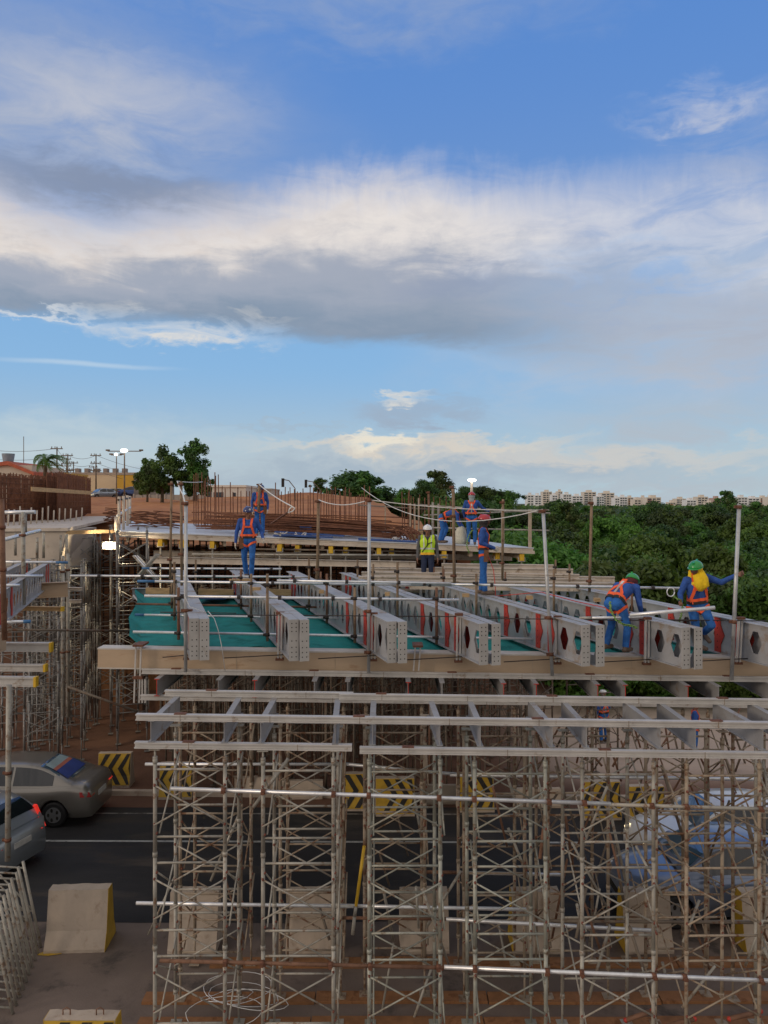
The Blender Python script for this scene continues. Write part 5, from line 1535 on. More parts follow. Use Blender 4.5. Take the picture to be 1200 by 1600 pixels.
# utility poles and wires
UP = [(89, 698, 745, 95), (106, 709, 745, 105), (150, 709, 745, 105), (115, 721, 745, 120), (104, 715, 745, 118), (146, 728, 745, 130)]
tops = []
for k, (u, v0, v1, y) in enumerate(UP):
    p, q = P(u, v1 + 20, y), P(u, v0, y)
    t = thing('utility_pole', f'utility pole with crossarms on the left skyline, {nth(sorted(x[0] for x in UP).index(u), 6)}', 'utility pole', p, 0, 'utility poles on the left skyline')
    hh = (q - p).z
    MB().tube((0, 0, 0), (0, 0, hh), .11, 8, .08).build('mast', M['tube_dark'], t)
    for j, dz in enumerate((.25, 1.3, 2.3) if k != 5 else (.2,)):
        MB().bar((-.75, -.1, hh - dz), (.75, -.1, hh - dz), .1, .12).build('crossarm', M['tube_dark'], t)
        for xx in (-.6, -.2, .6): MB().tube((xx, -.1, hh - dz + .05), (xx, -.1, hh - dz + .28), .05, 6).build('insulator', M['tube_dark'], t)
    tops.append(q)
k = 0
for (a_, b_) in ((tops[0], P(-60, 694, 88)), (tops[0], tops[1]), (tops[1], tops[2]), (tops[2], P(260, 735, 120))):
    for dz in (.2, 1.25, 2.25):
        d = Vector((0, 0, -dz))
        pts = sag(a_ + d, b_ + d, .5)
        tag(MB().path([x - pts[0] for x in pts], .022, 4).build('power_line', M['tube_dark'], at=pts[0]), 'power line sagging between the utility poles at the left', 'wire', 'power lines at the left')
# lamps
M['lamp_lit'] = mat('lit lamp', (1, 1, .95), .3, emit=(1.0, .97, .86, 5))
def lamp_mast(u, vt, vb, y, label, arm, r=.07, hs=(.34, .2, .10), m_='tube_dark'):
    p, q = P(u, vb, y), P(u, vt, y); t = thing('lamp_mast', label, 'street lamp', p)
    hh = (q - p).z
    MB().tube((0, 0, 0), (0, 0, hh), r, 8, r * .7).build('mast', M[m_], t)
    if arm: MB().bar((-arm, 0, hh), (arm, 0, hh), .07, .07).build('crossarm', M[m_], t)
    MB().ell((0, -.1, hh + .05), hs, 12, 8).build('lit_head', M['lamp_lit'], t)
    for s in (-1, 1):
        if arm: MB().box(s * arm - .14, -.1, hh + .02, s * arm + .14, .1, hh + .14).build('lamp_head', M['tube_dark'], t)
    return t
lamp_mast(194.5, 705, 790, 62, 'tall lamp mast with a glaring lit head at the left', 1.35, .07, (.30, .16, .15))
lamp_mast(182, 711, 790, 66, 'second lamp mast just left of the glaring one', .45, .06, (.15, .1, .11))
lamp_mast(737, 752, 790, 34, 'lit lamp mast above the worker at the rail', 0, .075, (.19, .10, .07), 'conc_pale')
for k, (u0, u1, u2, vt, y) in enumerate([(442, 461, 462, 749, 75), (478, 500, 502, 751, 82)]):
    p = P(u2, 790, y); hh = 3.4
    pts = [Vector((0, 0, 0)), P(u1, vt + 14, y) - p, P((u0 + u1) / 2, vt + 2, y) - p, P(u0, vt, y) - p]
    t = thing('traffic_light', f'traffic signal hanging from a curved arm over the dug bank, {"left" if k == 0 else "right"} one', 'traffic light', p)
    MB().path(pts, .05, 6).build('arm', M['tube_dark'], t)
    e = pts[-1]
    MB().box(e.x - .13, -.12, e.z - .75, e.x + .13, .12, e.z + .1).build('signal_box', M['black'], t)

# ---------------------------------------------------------------- vehicles
def cr_(p, t):                      # Catmull-Rom through (x, y) points, x increasing
    for i in range(len(p) - 1):
        if t <= p[i + 1][0] or i == len(p) - 2:
            break
    p0, p1, p2, p3 = p[max(i - 1, 0)], p[i], p[i + 1], p[min(i + 2, len(p) - 1)]
    f = (t - p1[0]) / max(1e-6, p2[0] - p1[0]); f = max(0, min(1, f))
    m1 = (p2[1] - p0[1]) / max(1e-6, p2[0] - p0[0]) * (p2[0] - p1[0]); m2 = (p3[1] - p1[1]) / max(1e-6, p3[0] - p1[0]) * (p2[0] - p1[0])
    return (2 * f ** 3 - 3 * f ** 2 + 1) * p1[1] + (f ** 3 - 2 * f ** 2 + f) * m1 + (-2 * f ** 3 + 3 * f ** 2) * p2[1] + (f ** 3 - f ** 2) * m2
M['carglass'] = mat('dark car glass', (.012, .014, .017), .06, 0, .1, 1, coat=.6)
M['windscreen'] = mat('windscreen reflecting sky', (.10, .17, .24), .05, .3, .1, 1, coat=.8)
M['tyre'] = M['black']
M['rim'] = mat('wheel rim', (.45, .46, .47), .35, .8, .1, 5)
M['tail_on'] = mat('lit tail lamp', (.8, .02, .02), .3, emit=(1.0, .05, .03, 0.45))
M['tail'] = mat('red lamp lens', (.40, .012, .015), .2, coat=.5)
M['head_on'] = mat('lit headlamp', (1, .9, .7), .2, emit=(1.0, .78, .42, 1.8))
M['lens'] = mat('clear lens', (.6, .62, .62), .15, .3)
M['plate'] = mat('number plate', (.55, .55, .53), .5)
M['sticker'] = mat('blue rear window banner', (.03, .06, .25), .4)
M['sticker2'] = mat('red banner stripe', (.45, .14, .09), .4)
M['sticker3'] = mat('pale banner field', (.30, .40, .42), .3)


def make_car(label, paint, loc, rz, kind='sedan', head=False, tail=False, banner=False, ws='windscreen', simple=False, group=None):
    """local: length along x (front at +x), origin on the ground under the middle"""
    t = thing('parked_car' if simple else 'car', label, 'car', loc, rz, group)
    if kind == 'sedan':
        belt = [(-2.2, .86), (-2.1, .98), (-1.6, 1.02), (-.9, .97), (.9, .94), (1.5, .88), (2.0, .74), (2.2, .58)]
        roof = [(-1.75, 1.0), (-1.2, 1.28), (-.75, 1.43), (-.1, 1.47), (.45, 1.42), (1.15, .98)]
        wx = (-1.32, 1.30); L2 = 2.2
    else:
        belt = [(-1.9, .80), (-1.85, .95), (-1.5, 1.0), (-.8, .97), (.8, .94), (1.3, .88), (1.75, .74), (1.92, .56)]
        roof = [(-1.82, .98), (-1.62, 1.22), (-1.25, 1.45), (-.3, 1.50), (.35, 1.43), (1.1, .97)]
        wx = (-1.15, 1.18); L2 = 1.9
    hw = [(-L2, .70), (-L2 + .12, .79), (-L2 + .5, .85), (0, .87), (L2 - .6, .85), (L2 - .2, .78), (L2 + .02, .60)]
    m = MB(); nx = 40; sec = []
    def arch(x):
        z = .22
        for w in wx:
            d = abs(x - w)
            if d < .36: z = max(z, .32 * 0 + math.sqrt(.36 ** 2 - d * d) + .30)
        return z
    rows = []
    for i in range(nx + 1):
        x = -L2 + 2 * L2 * i / nx
        zt = cr_(belt, x); w = cr_(hw, x); zb = arch(x)
        zb2 = min(zb, zt - .12)
        ring = [(w * .90, zb2), (w * .985, zb2 + .03), (w, max(zb2 + .05, .52)), (w * .985, max(zb2 + .07, zt - .17)), (w * .95, zt - .05), (w * .86, zt), (w * .4, zt + .012)]
        rows.append([Vector((x, y_, z_)) for y_, z_ in ring] + [Vector((x, -y_, z_)) for y_, z_ in reversed(ring)])
    n = len(rows[0])
    vs = [p for r_ in rows for p in r_]
    fs = [(i * n + j, i * n + j + 1, (i + 1) * n + j + 1, (i + 1) * n + j) for i in range(nx) for j in range(n - 1)]
    fs += [tuple(range(n)), tuple(nx * n + j for j in range(n - 1, -1, -1))]
    m.add(vs, fs, True)
    m.box(-L2 + .2, -.62, .18, L2 - .2, .62, .30)
    # cabin
    x0, x1 = roof[0][0], roof[-1][0]; ng = 26
    def cab(x, tt):                 # tt 0 at the belt .. 1 at the roof edge
        zb_ = cr_(belt, x) - .02; zt_ = max(cr_(roof, x), zb_ + .005)
        w0 = cr_(hw, x) * .90; w1 = w0 - .24 * min(1, (zt_ - zb_) / .45)
        return Vector((x, w0 + (w1 - w0) * tt, zb_ + (zt_ - zb_) * (tt - .05 * (tt > .99))))
    rows = []
    for i in range(ng + 1):
        x = x0 + (x1 - x0) * i / ng
        half = [cab(x, 0), cab(x, .5), cab(x, .92), cab(x, 1.0)]
        ctr = Vector((x, half[3].y * .5, max(cr_(roof, x), half[0].z)))
        full = half + [ctr]
        rows.append(full + [Vector((p.x, -p.y, p.z)) for p in reversed(full)])
    n = len(rows[0]); vs = [p for r_ in rows for p in r_]
    m.add(vs, [(i * n + j, i * n + j + 1, (i + 1) * n + j + 1, (i + 1) * n + j) for i in range(ng) for j in range(n - 1)], True)
    m.build('body', paint, t)
    def side_glass(xa, xb, s):
        g_ = MB(); k = 8
        vs = []
        for i in range(k + 1):
            x = xa + (xb - xa) * i / k
            for tt in (.10, .86):
                p = cab(x, tt); vs.append((p.x, s * (p.y + .006), p.z + .003))
        g_.add(vs, [(2 * i, 2 * i + 2, 2 * i + 3, 2 * i + 1) for i in range(k)], True)
        g_.build('side_window', M['carglass'], t)
    xr = roof[1][0] + .05; xf = roof[-2][0] + .30
    xm = (xr + xf) / 2 - .05
    for s in (-1, 1):
        side_glass(xr - .12, xm - .03, s); side_glass(xm + .03, xf, s)
    def cross_glass(xa, xb, nm, m_, fa=.0, fb=1.0, wk=.92, lift=.008, ya=-1, yb=1):
        g_ = MB(); vs = []
        for i in range(7):
            f = fa + (fb - fa) * i / 6; x = xa + (xb - xa) * f
            p = cab(x, 1.0); z = max(cr_(roof, x), p.z)
            nrm = lift
            for yy in (ya, (ya + yb) / 2, yb): vs.append((x + (nrm if xa > 0 else -nrm) * .8, yy * p.y * wk, z - (.02 if abs(yy) > .9 else 0) + nrm))
        g_.add(vs, [(3 * i + j, 3 * i + j + 1, 3 * i + j + 4, 3 * i + j + 3) for i in range(6) for j in range(2)], True)
        return g_.build(nm, m_, t)
    wsx = cross_glass(roof[-1][0] - .10, roof[-2][0] + .08, 'windscreen', M[ws])
    rw = cross_glass(roof[0][0] + .14, roof[2][0] - .1, 'rear_window', M['windscreen' if banner else 'carglass'])
    if banner:
        for nm, mm, fa, fb, ya, yb in (('window_banner', 'sticker', .08, .50, -.85, .85), ('banner_stripe', 'sticker2', .50, .62, -.85, .85), ('banner_field', 'sticker3', .62, .9, -.85, .85)):
            q = cross_glass(roof[0][0] + .14, roof[2][0] - .1, nm, M[mm], fa, fb, .9, .014, ya, yb)
            q.parent = rw
    for wx_ in wx:
        for s in (-1, 1):
            yy = s * .74
            w = MB(); w.path([(wx_, yy - s * .09, .31), (wx_, yy - s * .07, .31), (wx_, yy + s * .07, .31), (wx_, yy + s * .09, .31)], .3, 22, rr=[.27, .31, .31, .27])
            wo_ = w.build('wheel', M['tyre'], t)
            rm = MB()
            rm.tube((wx_, yy + s * .07, .31), (wx_, yy + s * .096, .31), .19, 18)
            rm.cur = 1
            for k in range(5):
                a = 6.283 * k / 5
                c = Vector((wx_ + .12 * math.cos(a), yy + s * .098, .31 + .12 * math.sin(a)))
                rm.ell(c, (.035, .004, .05), 8, 4)
            rm.build('rim', [M['rim'], M['hole']], wo_)
    zb_ = cr_(belt, -L2 + .05)
    for s in (-1, 1):
        l_ = MB()
        if kind == 'sedan': l_.hexa([(-L2 - .012, s * .48, .72), (-L2 - .004, s * .71, .72), (-L2 + .22, s * .835, .75), (-L2 + .30, s * .60, .76), (-L2 + .03, s * .48, .84), (-L2 + .04, s * .71, .84), (-L2 + .24, s * .82, .87), (-L2 + .3, s * .6, .85)])
        else: l_.hexa([(-L2 - .01, s * .56, .72), (-L2 + .02, s * .73, .72), (-L2 + .26, s * .82, .76), (-L2 + .1, s * .56, .78), (-L2 + .18, s * .58, 1.20), (-L2 + .2, s * .66, 1.20), (-L2 + .32, s * .70, 1.18), (-L2 + .3, s * .58, 1.18)])
        l_.build('tail_lamp', M['tail_on' if tail and s == -1 else 'tail'], t)
        l_ = MB(); l_.hexa([(L2 - .36, s * .60, .60), (L2 - .34, s * .825, .60), (L2 - .05, s * .70, .56), (L2 + .012, s * .45, .56), (L2 - .42, s * .58, .76), (L2 - .42, s * .80, .76), (L2 - .16, s * .68, .68), (L2 - .06, s * .45, .68)])
        l_.build('headlamp', M['head_on' if head else 'lens'], t)
        mr = MB(); mr.ell((.72, s * .98, 1.0), (.09, .11, .075), 10, 6)
        mr.build('mirror', paint, t)
        for xx in (-.45, .42):
            MB().bar((xx, s * .882, .80), (xx + .17, s * .880, .80), .02, .03).build('door_handle', paint, t)
    MB().box(-L2 - .022, -.24, .60, -L2 + .05, .24, .72).build('number_plate', M['plate'], t)
    MB().box(L2 - .06, -.42, .34, L2 + .016, .42, .46).build('grille', M['hole'], t)
    return t


def paint(name, c_, metal=.5):
    return mat(name, c_, .28, metal, .05, 1, coat=.6)
PS, PW, PB, PD, PY = paint('champagne silver paint', (.235, .222, .20)), paint('white car paint', (.66, .68, .70), 0), paint('steel blue paint', (.17, .215, .31), .35), paint('black car paint', (.015, .015, .017), .1), paint('cream truck paint', (.55, .44, .22), 0)
PG = paint('blue-grey silver paint', (.34, .38, .42))
def gz(v): return 8 * FPX / (v - CV)
make_car('champagne silver sedan with a blue banner in its rear window, at the left', PS, (-9.42, 19.7, .01), math.pi - .02, 'sedan', tail=True, banner=True)
make_car('blue-grey hatchback cut by the left edge, rear towards the scaffold', PG, (-9.62, 17.15, .01), math.pi - .30, 'hatch', tail=True)
make_car('white car with a lit headlamp behind the right towers', PW, (7.70, 17.05, .01), math.pi + .04, 'sedan', head=True)
make_car('steel-blue car nearest to the right towers', PB, (6.75, 15.2, .01), math.pi + .02, 'sedan')
make_car('black car behind the white one at the right', PD, (11.9, 19.6, .01), math.pi, 'hatch')
make_car('cream pickup parked at the left beyond the rebar cages', PY, Vector((bx(186, 106), 106, ground_h(bx(186, 106), 106))), .3, 'hatch', simple=True)
make_car('blue car parked beside the lamp masts', paint('deep blue paint', (.03, .07, .22)), Vector((bx(212, 103), 103, ground_h(bx(212, 103), 103))), .2, 'sedan', simple=True)
make_car('silver car with glaring headlamp beyond the rebar cages', PG, Vector((bx(160, 104), 104, ground_h(bx(160, 104), 104))), math.pi + .9, 'sedan', head=True, simple=True)

# ---------------------------------------------------------------- people
M['blue_shirt'] = mat('blue work shirt', (.026, .088, .34), .85, 0, .28, 9, (.05, .10, .30), .36, 7, 1.0, 16)
M['blue_pants'] = mat('blue work trousers', (.020, .125, .41), .85, 0, .28, 9, (.06, .14, .36), .36, 6, 1.0, 14)
M['navy'] = mat('dark jeans', (.020, .032, .075), .85, 0, .2, 6)
M['gray_shirt'] = mat('dark grey shirt', (.10, .10, .105), .85, 0, .2, 6)
M['skin'] = mat('brown skin', (.24, .115, .070), .55, 0, .1, 8)
M['skin_dark'] = mat('dark brown skin', (.13, .06, .040), .55, 0, .1, 8)
M['eye'] = mat('dark eye', (.02, .015, .012), .3)
M['boot'] = mat('dusty boot', (.14, .10, .075), .8, 0, .2, 8)
M['orange'] = mat('orange harness webbing', (.90, .13, .035), .7, 0, .1, 8)
M['orange_grey'] = mat('grey harness padding', (.35, .33, .33), .7)
M['lime'] = mat('lime vest cloth', (.55, .78, .03), .75, 0, .08, 8)
M['vest_orange'] = mat('amber vest hem', (.85, .46, .03), .75)
M['reflect'] = mat('reflective tape', (.62, .64, .62), .35)
M['h_navy'] = mat('navy helmet', (.018, .030, .14), .28, coat=.5)
M['h_red'] = mat('red helmet', (.42, .022, .035), .28, coat=.5)
M['h_green'] = mat('green helmet', (.012, .30, .055), .28, coat=.5)
M['h_white'] = mat('white helmet', (.80, .80, .80), .28, coat=.5)
M['hood_y'] = mat('yellow hood cloth', (.85, .58, .015), .85, 0, .12, 8, bump=.5, bumpscale=25)
M['hood_m'] = mat('maroon hood cloth', (.10, .018, .026), .85, 0, .12, 8)
M['hood_k'] = mat('dark hood cloth', (.03, .026, .028), .85, 0, .12, 8)
M['hood_g'] = mat('grey hood cloth', (.30, .36, .37), .85, 0, .12, 8)
M['pouch'] = mat('brown leather', (.17, .075, .035), .75, 0, .2, 9)
M['lime_rope'] = mat('lime lanyard webbing', (.20, .36, .09), .75, 0, .5, 34, (.08, .12, .04), .5, 40)
M['red_rope'] = mat('red cord', (.55, .06, .05), .7)

STAND = dict(pelvis=(0, 0, .93), waist=(0, 0, 1.08), chest=(0, .0, 1.28), neck=(0, .01, 1.45), head=(0, -.015, 1.585),
             sa=(-.185, .01, 1.40), sb=(.185, .01, 1.40), ea=(-.245, .02, 1.12), eb=(.245, .02, 1.12), wa=(-.265, -.06, .88), wb=(.265, -.06, .88),
             ha=(-.09, 0, .90), hb=(.09, 0, .90), ka=(-.10, -.02, .49), kb=(.10, -.02, .49), aa=(-.105, .02, .09), ab=(.105, .02, .09))


def person(label, loc, rz, pose=None, face=(0, -1, 0), shirt='blue_shirt', pants='blue_pants', skin='skin', hand='skin', helmet='h_navy',
           hood=None, harness=True, vest=False, fist=(False, False), toe=None, scale=1.0, badge=False, hand_dirs=None, pouch=False, lanyard=None):
    J = {k: Vector(v) for k, v in STAND.items()}
    for k, v in (pose or {}).items(): J[k] = Vector(v)
    F = Vector(face).normalized()                      # where the face looks
    prims = []                                         # (p, q, r1, r2, tag)
    def cap(p, q, a, b, t): prims.append((Vector(p), Vector(q), a, b, t))
    rt = (J['sb'] - J['sa']).normalized()              # across the shoulders
    up = (J['neck'] - J['pelvis']).normalized()
    fw = up.cross(rt).normalized() * -1
    fw = fw if fw.dot(Vector((0, -1, 0))) > -.99 else fw
    # torso: a few side-by-side cones that melt into one oval trunk
    for s in (-1, 1):
        cap(J['pelvis'] + rt * .07 * s, J['waist'] + rt * .062 * s, .112, .098, 'pants')
        cap(J['waist'] + rt * .062 * s, J['chest'] + rt * .082 * s, .104, .118, 'shirt')
        cap(J['chest'] + rt * .082 * s, J['neck'] - up * .085 + rt * .10 * s, .112, .070, 'shirt')
    cap(J['chest'] + fw * .02, J['neck'] - up * .05, .10, .07, 'shirt')
    cap(J['neck'] - up * .08, J['neck'] + (J['head'] - J['neck']) * .35, .064, .054, skin)
    for s, h, e, w in ((-1, 'sa', 'ea', 'wa'), (1, 'sb', 'eb', 'wb')):
        cap(J['neck'] - up * .075, J[h], .066, .072, 'shirt')
        cap(J[h], J[e], .068, .050, 'shirt'); cap(J[e], J[w], .050, .036, 'shirt')
    for h, k, a in (('ha', 'ka', 'aa'), ('hb', 'kb', 'ab')):
        cap(J['pelvis'] * .4 + J[h] * .6 , J[h], .11, .098, 'pants')
        cap(J[h], J[k], .096, .068, 'pants'); cap(J[k], J[k].lerp(J[a], .45), .066, .064, 'pants'); cap(J[k].lerp(J[a], .45), J[a] + (J[k] - J[a]).normalized() * .03, .064, .060, 'pants')
        tdir = Vector((toe or {}).get(a, (F.x * .25, -1, 0)) if not isinstance(toe, tuple) else toe).normalized()
        hl = J[a] - tdir * .05 + Vector((0, 0, -.045)); tp = J[a] + tdir * .17 + Vector((0, 0, -.052))
        cap(J[a], J[a] + Vector((0, 0, -.04)), .048, .046, 'boot'); cap(hl, tp, .042, .036, 'boot'); cap(hl.lerp(tp, .5), tp, .046, .040, 'boot')
    # head and face
    hd = J['head']; hu = (hd - J['neck']).normalized(); hu = (hu - F * hu.dot(F)).normalized() if abs(hu.dot(F)) < .9 else Z
    hr = F.cross(hu).normalized()
    cap(hd + hu * .035 - F * .012, hd + hu * .02 + F * .012, .092, .088, skin)
    cap(hd + F * .025 - hu * .02, hd + F * .045 - hu * .075, .066, .046, skin)          # jaw
    cap(hd + F * .085 + hu * .012, hd + F * .108 - hu * .022, .010, .016, skin)          # nose
    for s in (-1, 1):
        cap(hd + hr * .088 * s + hu * .02, hd + hr * .090 * s - hu * .025, .016, .012, skin)   # ears
        cap(hd + F * .082 + hr * .033 * s + hu * .018, hd + F * .084 + hr * .036 * s + hu * .018, .011, .011, 'eye')
        cap(hd + F * .084 + hr * .02 * s + hu * .036, hd + F * .080 + hr * .048 * s + hu * .036, .011, .009, skin)  # brow
    cap(hd + F * .087 - hu * .052 - hr * .018, hd + F * .087 - hu * .052 + hr * .018, .011, .011, 'lips')
    # hands
    for n_, (e, w) in enumerate((('ea', 'wa'), ('eb', 'wb'))):
        d = (J[w] - J[e]).normalized()
        if hand_dirs and hand_dirs[n_]: d = Vector(hand_dirs[n_]).normalized()
        side = (-1, 1)[n_]
        pn = (rt * -side - d * (rt * -side).dot(d)).normalized()          # palm faces the body
        fs = d.cross(pn).normalized()                                      # across the knuckles
        if fs.dot(fw) < 0: fs = -fs
        p0 = J[w] + d * .015
        for o in (-.024, 0, .024): cap(p0 + fs * o * .7, p0 + d * .075 + fs * o, .019, .017, hand)
        curl = .85 if fist[n_] else .30
        for j, (o, ln) in enumerate(((.033, .068), (.011, .078), (-.011, .072), (-.032, .056))):
            b0 = p0 + d * .085 + fs * o
            d1 = (d * math.cos(curl) + pn * math.sin(curl)).normalized(); d2 = (d * math.cos(curl * 2.3) + pn * math.sin(curl * 2.3)).normalized()
            cap(b0, b0 + d1 * ln * .55, .0105, .0098, hand); cap(b0 + d1 * ln * .55, b0 + d1 * ln * .55 + d2 * ln * .5, .0098, .0085, hand)
        t0 = p0 + d * .025 + fs * .028
        td = (d * .7 + fs * .6 + pn * (.7 if fist[n_] else .25)).normalized()
        cap(t0, t0 + td * .045, .014, .012, hand); cap(t0 + td * .045, t0 + td * .045 + (td * .6 + d * .5).normalized() * .03, .0115, .010, hand)
    m = MB()
    for p, q, a, b, t in prims:
        d = q - p; L_ = max(d.length, 1e-4); d = d.normalized() if d.length > 1e-4 else Z
        pts = []; rr = []
        for k in range(5):
            f = math.sin(math.pi / 2 * (k / 4)); pts.append(p - d * a * (1 - f) * .999); rr.append(a * math.sqrt(max(.0004, 1 - (1 - f) ** 2)))
        for k in range(5):
            f = math.sin(math.pi / 2 * (k / 4)); pts.append(q + d * b * f * .999 + d * 1e-5); rr.append(b * math.sqrt(max(.0004, 1 - f * f)))
        m.path(pts, a, 12, rr=rr)
    tmp = bpy.data.objects.new('tmp_body', m.mesh('tmp_body', [])); col.objects.link(tmp)
    rm = tmp.modifiers.new('r', 'REMESH'); rm.mode = 'VOXEL'; rm.voxel_size = .0105
    sm_ = tmp.modifiers.new('s', 'SMOOTH'); sm_.factor = .5; sm_.iterations = 3
    dg = bpy.context.evaluated_depsgraph_get(); dg.update()
    me = bpy.data.meshes.new_from_object(tmp.evaluated_get(dg), depsgraph=dg); me.name = 'body'
    old = tmp.data
    bpy.data.objects.remove(tmp); bpy.data.meshes.remove(old)
    tags = ['shirt', 'pants', 'boot', skin, 'eye', 'lips', hand]
    mm = [M[shirt], M[pants], M['boot'], M[skin], M['eye'], M['pouch'] if False else M[skin], M[hand]]
    lipm = M.get('lips') or mat('lips', (.20, .07, .055), .5); M['lips'] = lipm; mm[5] = lipm
    me.materials.clear()
    for x in mm: me.materials.append(x)
    import numpy as np
    nv = len(me.vertices); co = np.empty(nv * 3); me.vertices.foreach_get('co', co); co = co.reshape(-1, 3)
    nf = len(me.polygons); cen = np.empty(nf * 3); me.polygons.foreach_get('center', cen); cen = cen.reshape(-1, 3)
    best = np.full(nf, 1e9); idx = np.zeros(nf, dtype=np.int32)
    for p, q, a, b, t in prims:
        pv = np.array(p); dv = np.array(q - p); L2_ = max(1e-9, dv @ dv)
        tt = np.clip(((cen - pv) @ dv) / L2_, 0, 1)
        dist = np.linalg.norm(cen - (pv + tt[:, None] * dv), axis=1) - (a + (b - a) * tt)
        if t == 'eye': dist -= .002
        sel = dist < best
        best[sel] = dist[sel]; idx[sel] = tags.index(t)
    me.polygons.foreach_set('material_index', idx)
    me.polygons.foreach_set('use_smooth', np.ones(nf, dtype=bool))
    me.update()
    root = thing('person', label, 'person', loc, rz); root.scale = (scale,) * 3
    body = bpy.data.objects.new('body', me); col.objects.link(body); body.parent = root
    vs = [Vector(x) for x in co]; bv = BVHTree.FromPolygons(vs, [tuple(p.vertices) for p in me.polygons])
    spine = lambda s: J['pelvis'].lerp(J['neck'], s)
    def cast(pt, d, off=.007):
        d = Vector(d).normalized()
        h = bv.ray_cast(pt - d * .45, d, .6)
        if h[0] is None: return pt - d * .12, -d
        return h[0] + h[1] * off, h[1]
    # helmet with brim
    hb = hd + hu * .045
    R3 = Matrix((hr, F, hu)).transposed()
    def he(m_, c, r_, lo): m_.ell(c, r_, 20, 12, R3, lo)
    hm_ = MB(); he(hm_, hb, (.122, .142, .118), -.05)
    hm_.ell(hb + F * .02 + hu * .002, (.128, .168, .013), 20, 6, R3)
    hm_.bar(hb - F * .10 + hu * .098, hb + F * .11 + hu * .092, .03, .035, hu)
    hel = hm_.build('helmet', M[helmet], root)
    if badge:
        MB().ell(hb + F * .13 + hu * .055, (.028, .008, .028), 10, 6, R3).build('badge', M['h_white'], hel)
    if hood:
        h_ = MB(); he(h_, hd - F * .012 + hu * .005, (.108, .112, .125), -1)
        nk = J['neck'] - up * .03
        h_.path([hd - hu * .04 - F * .01, nk.lerp(hd, .35), nk - up * .03], .1, 14, rr=[.095, .085, .115])
        if hood == 'hood_y':
            for s in (-1, 1): h_.path([hd - hu * .03 + hr * .07 * s, nk + hr * .09 * s + fw * .03, nk + hr * .08 * s + fw * .10 - up * .09, nk + fw * .13 - up * .17], .05, 10, rr=[.06, .085, .085, .04])
            h_.path([hd + F * .05 - hu * .06, nk + fw * .08, nk + fw * .125 - up * .10, nk + fw * .13 - up * .20], .06, 12, rr=[.06, .10, .105, .04])
        ho = h_.build('hood', M[hood], root)
        if hood in ('hood_y', 'hood_k', 'hood_g'):
            fo = MB(); fo.ell(hd + F * .090 + hu * .004, (.066, .042, .058), 12, 8, R3); fo.build('face_opening', M[skin], ho)
            e_ = MB()
            for s in (-1, 1): e_.ell(hd + F * .122 + hr * .026 * s + hu * .014, (.010, .006, .007), 8, 6, R3)
            e_.build('eyes', M['eye'], ho)
    def band(pts, w_, nm, mt, tk=.006):
        ps = [p for p, n in pts]; ns = [n for p, n in pts]
        MB().ribbon(ps, ns, w_, tk).build(nm, M[mt], root)
    def ring(s, w_, nm, mt, off=.010):
        c = spine(s); pts = []
        for k in range(25):
            a = 6.2832 * k / 24
            dd = fw * math.cos(a) + rt * math.sin(a)
            pts.append(cast(c, -dd, off))
        # keep to the trunk: arms hanging at the side must not catch the belt
        out = []
        for k, (p, n) in enumerate(pts):
            r_ = (p - c).length; lim = .205
            if r_ > lim: p = c + (p - c) * (lim / r_)
            out.append((p, n))
        band(out, w_, nm, mt)
    if harness:
        for s in (-1, 1):
            front = [cast(spine(f) + rt * l * s, -fw, .012) for f, l in ((.10, .13), (.3, .135), (.5, .11), (.7, .085), (.86, .095), (.95, .10))]
            topp = [cast(spine(.98) + rt * .10 * s + fw * o, -up, .012) for o in (.05, -.02)]
            back = [cast(spine(f) + rt * l * s, fw, .012) for f, l in ((.93, .09), (.82, .06), (.68, .0), (.5, -.06), (.3, -.12), (.12, -.13))]
            band(front + topp + back, .052, 'shoulder_strap', 'orange')
            h, k = (J['ha'], J['ka']) if s < 0 else (J['hb'], J['kb'])
            c = h.lerp(k, .18); ax = (k - h).normalized(); a0 = ax.cross(rt).normalized(); a1 = ax.cross(a0)
            pts = []
            for q in range(17):
                a = 6.2832 * q / 16; dd = a0 * math.cos(a) + a1 * math.sin(a)
                p, n = cast(c + ax * .05 * math.sin(a) * s, -dd, .010)
                if (p - c).length > .15: p = c + (p - c).normalized() * .12
                pts.append((p, n))
            band(pts, .048, 'leg_strap', 'orange')
        band([cast(spine(.62) + rt * l, -fw, .016) for l in (-.10, -.05, 0, .05, .10)], .042, 'chest_strap', 'orange')
        ring(.22, .055, 'waist_strap', 'orange', .012)
        ring(.13, .05, 'tool_belt', 'hood_k', .016)
        p, n = cast(spine(.72), fw, .02)
        MB().ribbon([p + up * .12, p, p - up * .12], [n, n, n], .10, .008).build('back_pad', M['orange'], root)
        MB().ribbon([p + up * .05 + n * .012, p - up * .03 + n * .012], [n, n], .05, .006).build('d_ring', M['reflect'], root)
        p, n = cast(spine(.45) + rt * .0, fw, .02)
        MB().ribbon([p + up * .10, p - up * .12], [n, n], .045, .014).build('shock_pack', M['orange_grey'], root)
    if vest:
        bm = bmesh.new(); bm.from_mesh(me)
        keep = []
        for f in bm.faces:
            c = f.calc_center_median(); s = (c - J['pelvis']).dot(up) / (J['neck'] - J['pelvis']).length; l = abs((c - J['pelvis']).dot(rt)); fr = (c - spine(s)).dot(fw)
            ok = .02 < s < 1.02 and l < .205 - .06 * max(0, s - .55) and idx[f.index] in (0, 1) and not (fr > 0 and l < max(0, (s - .72)) * .32) and (c - J['ea']).length > .09 and (c - J['wa']).length > .1 and (c - J['wb']).length > .1
            if ok: keep.append(f)
        bmesh.ops.delete(bm, geom=[f for f in bm.faces if f not in set(keep)], context='FACES')
        bm.normal_update()
        for v in bm.verts: v.co += v.normal * .014
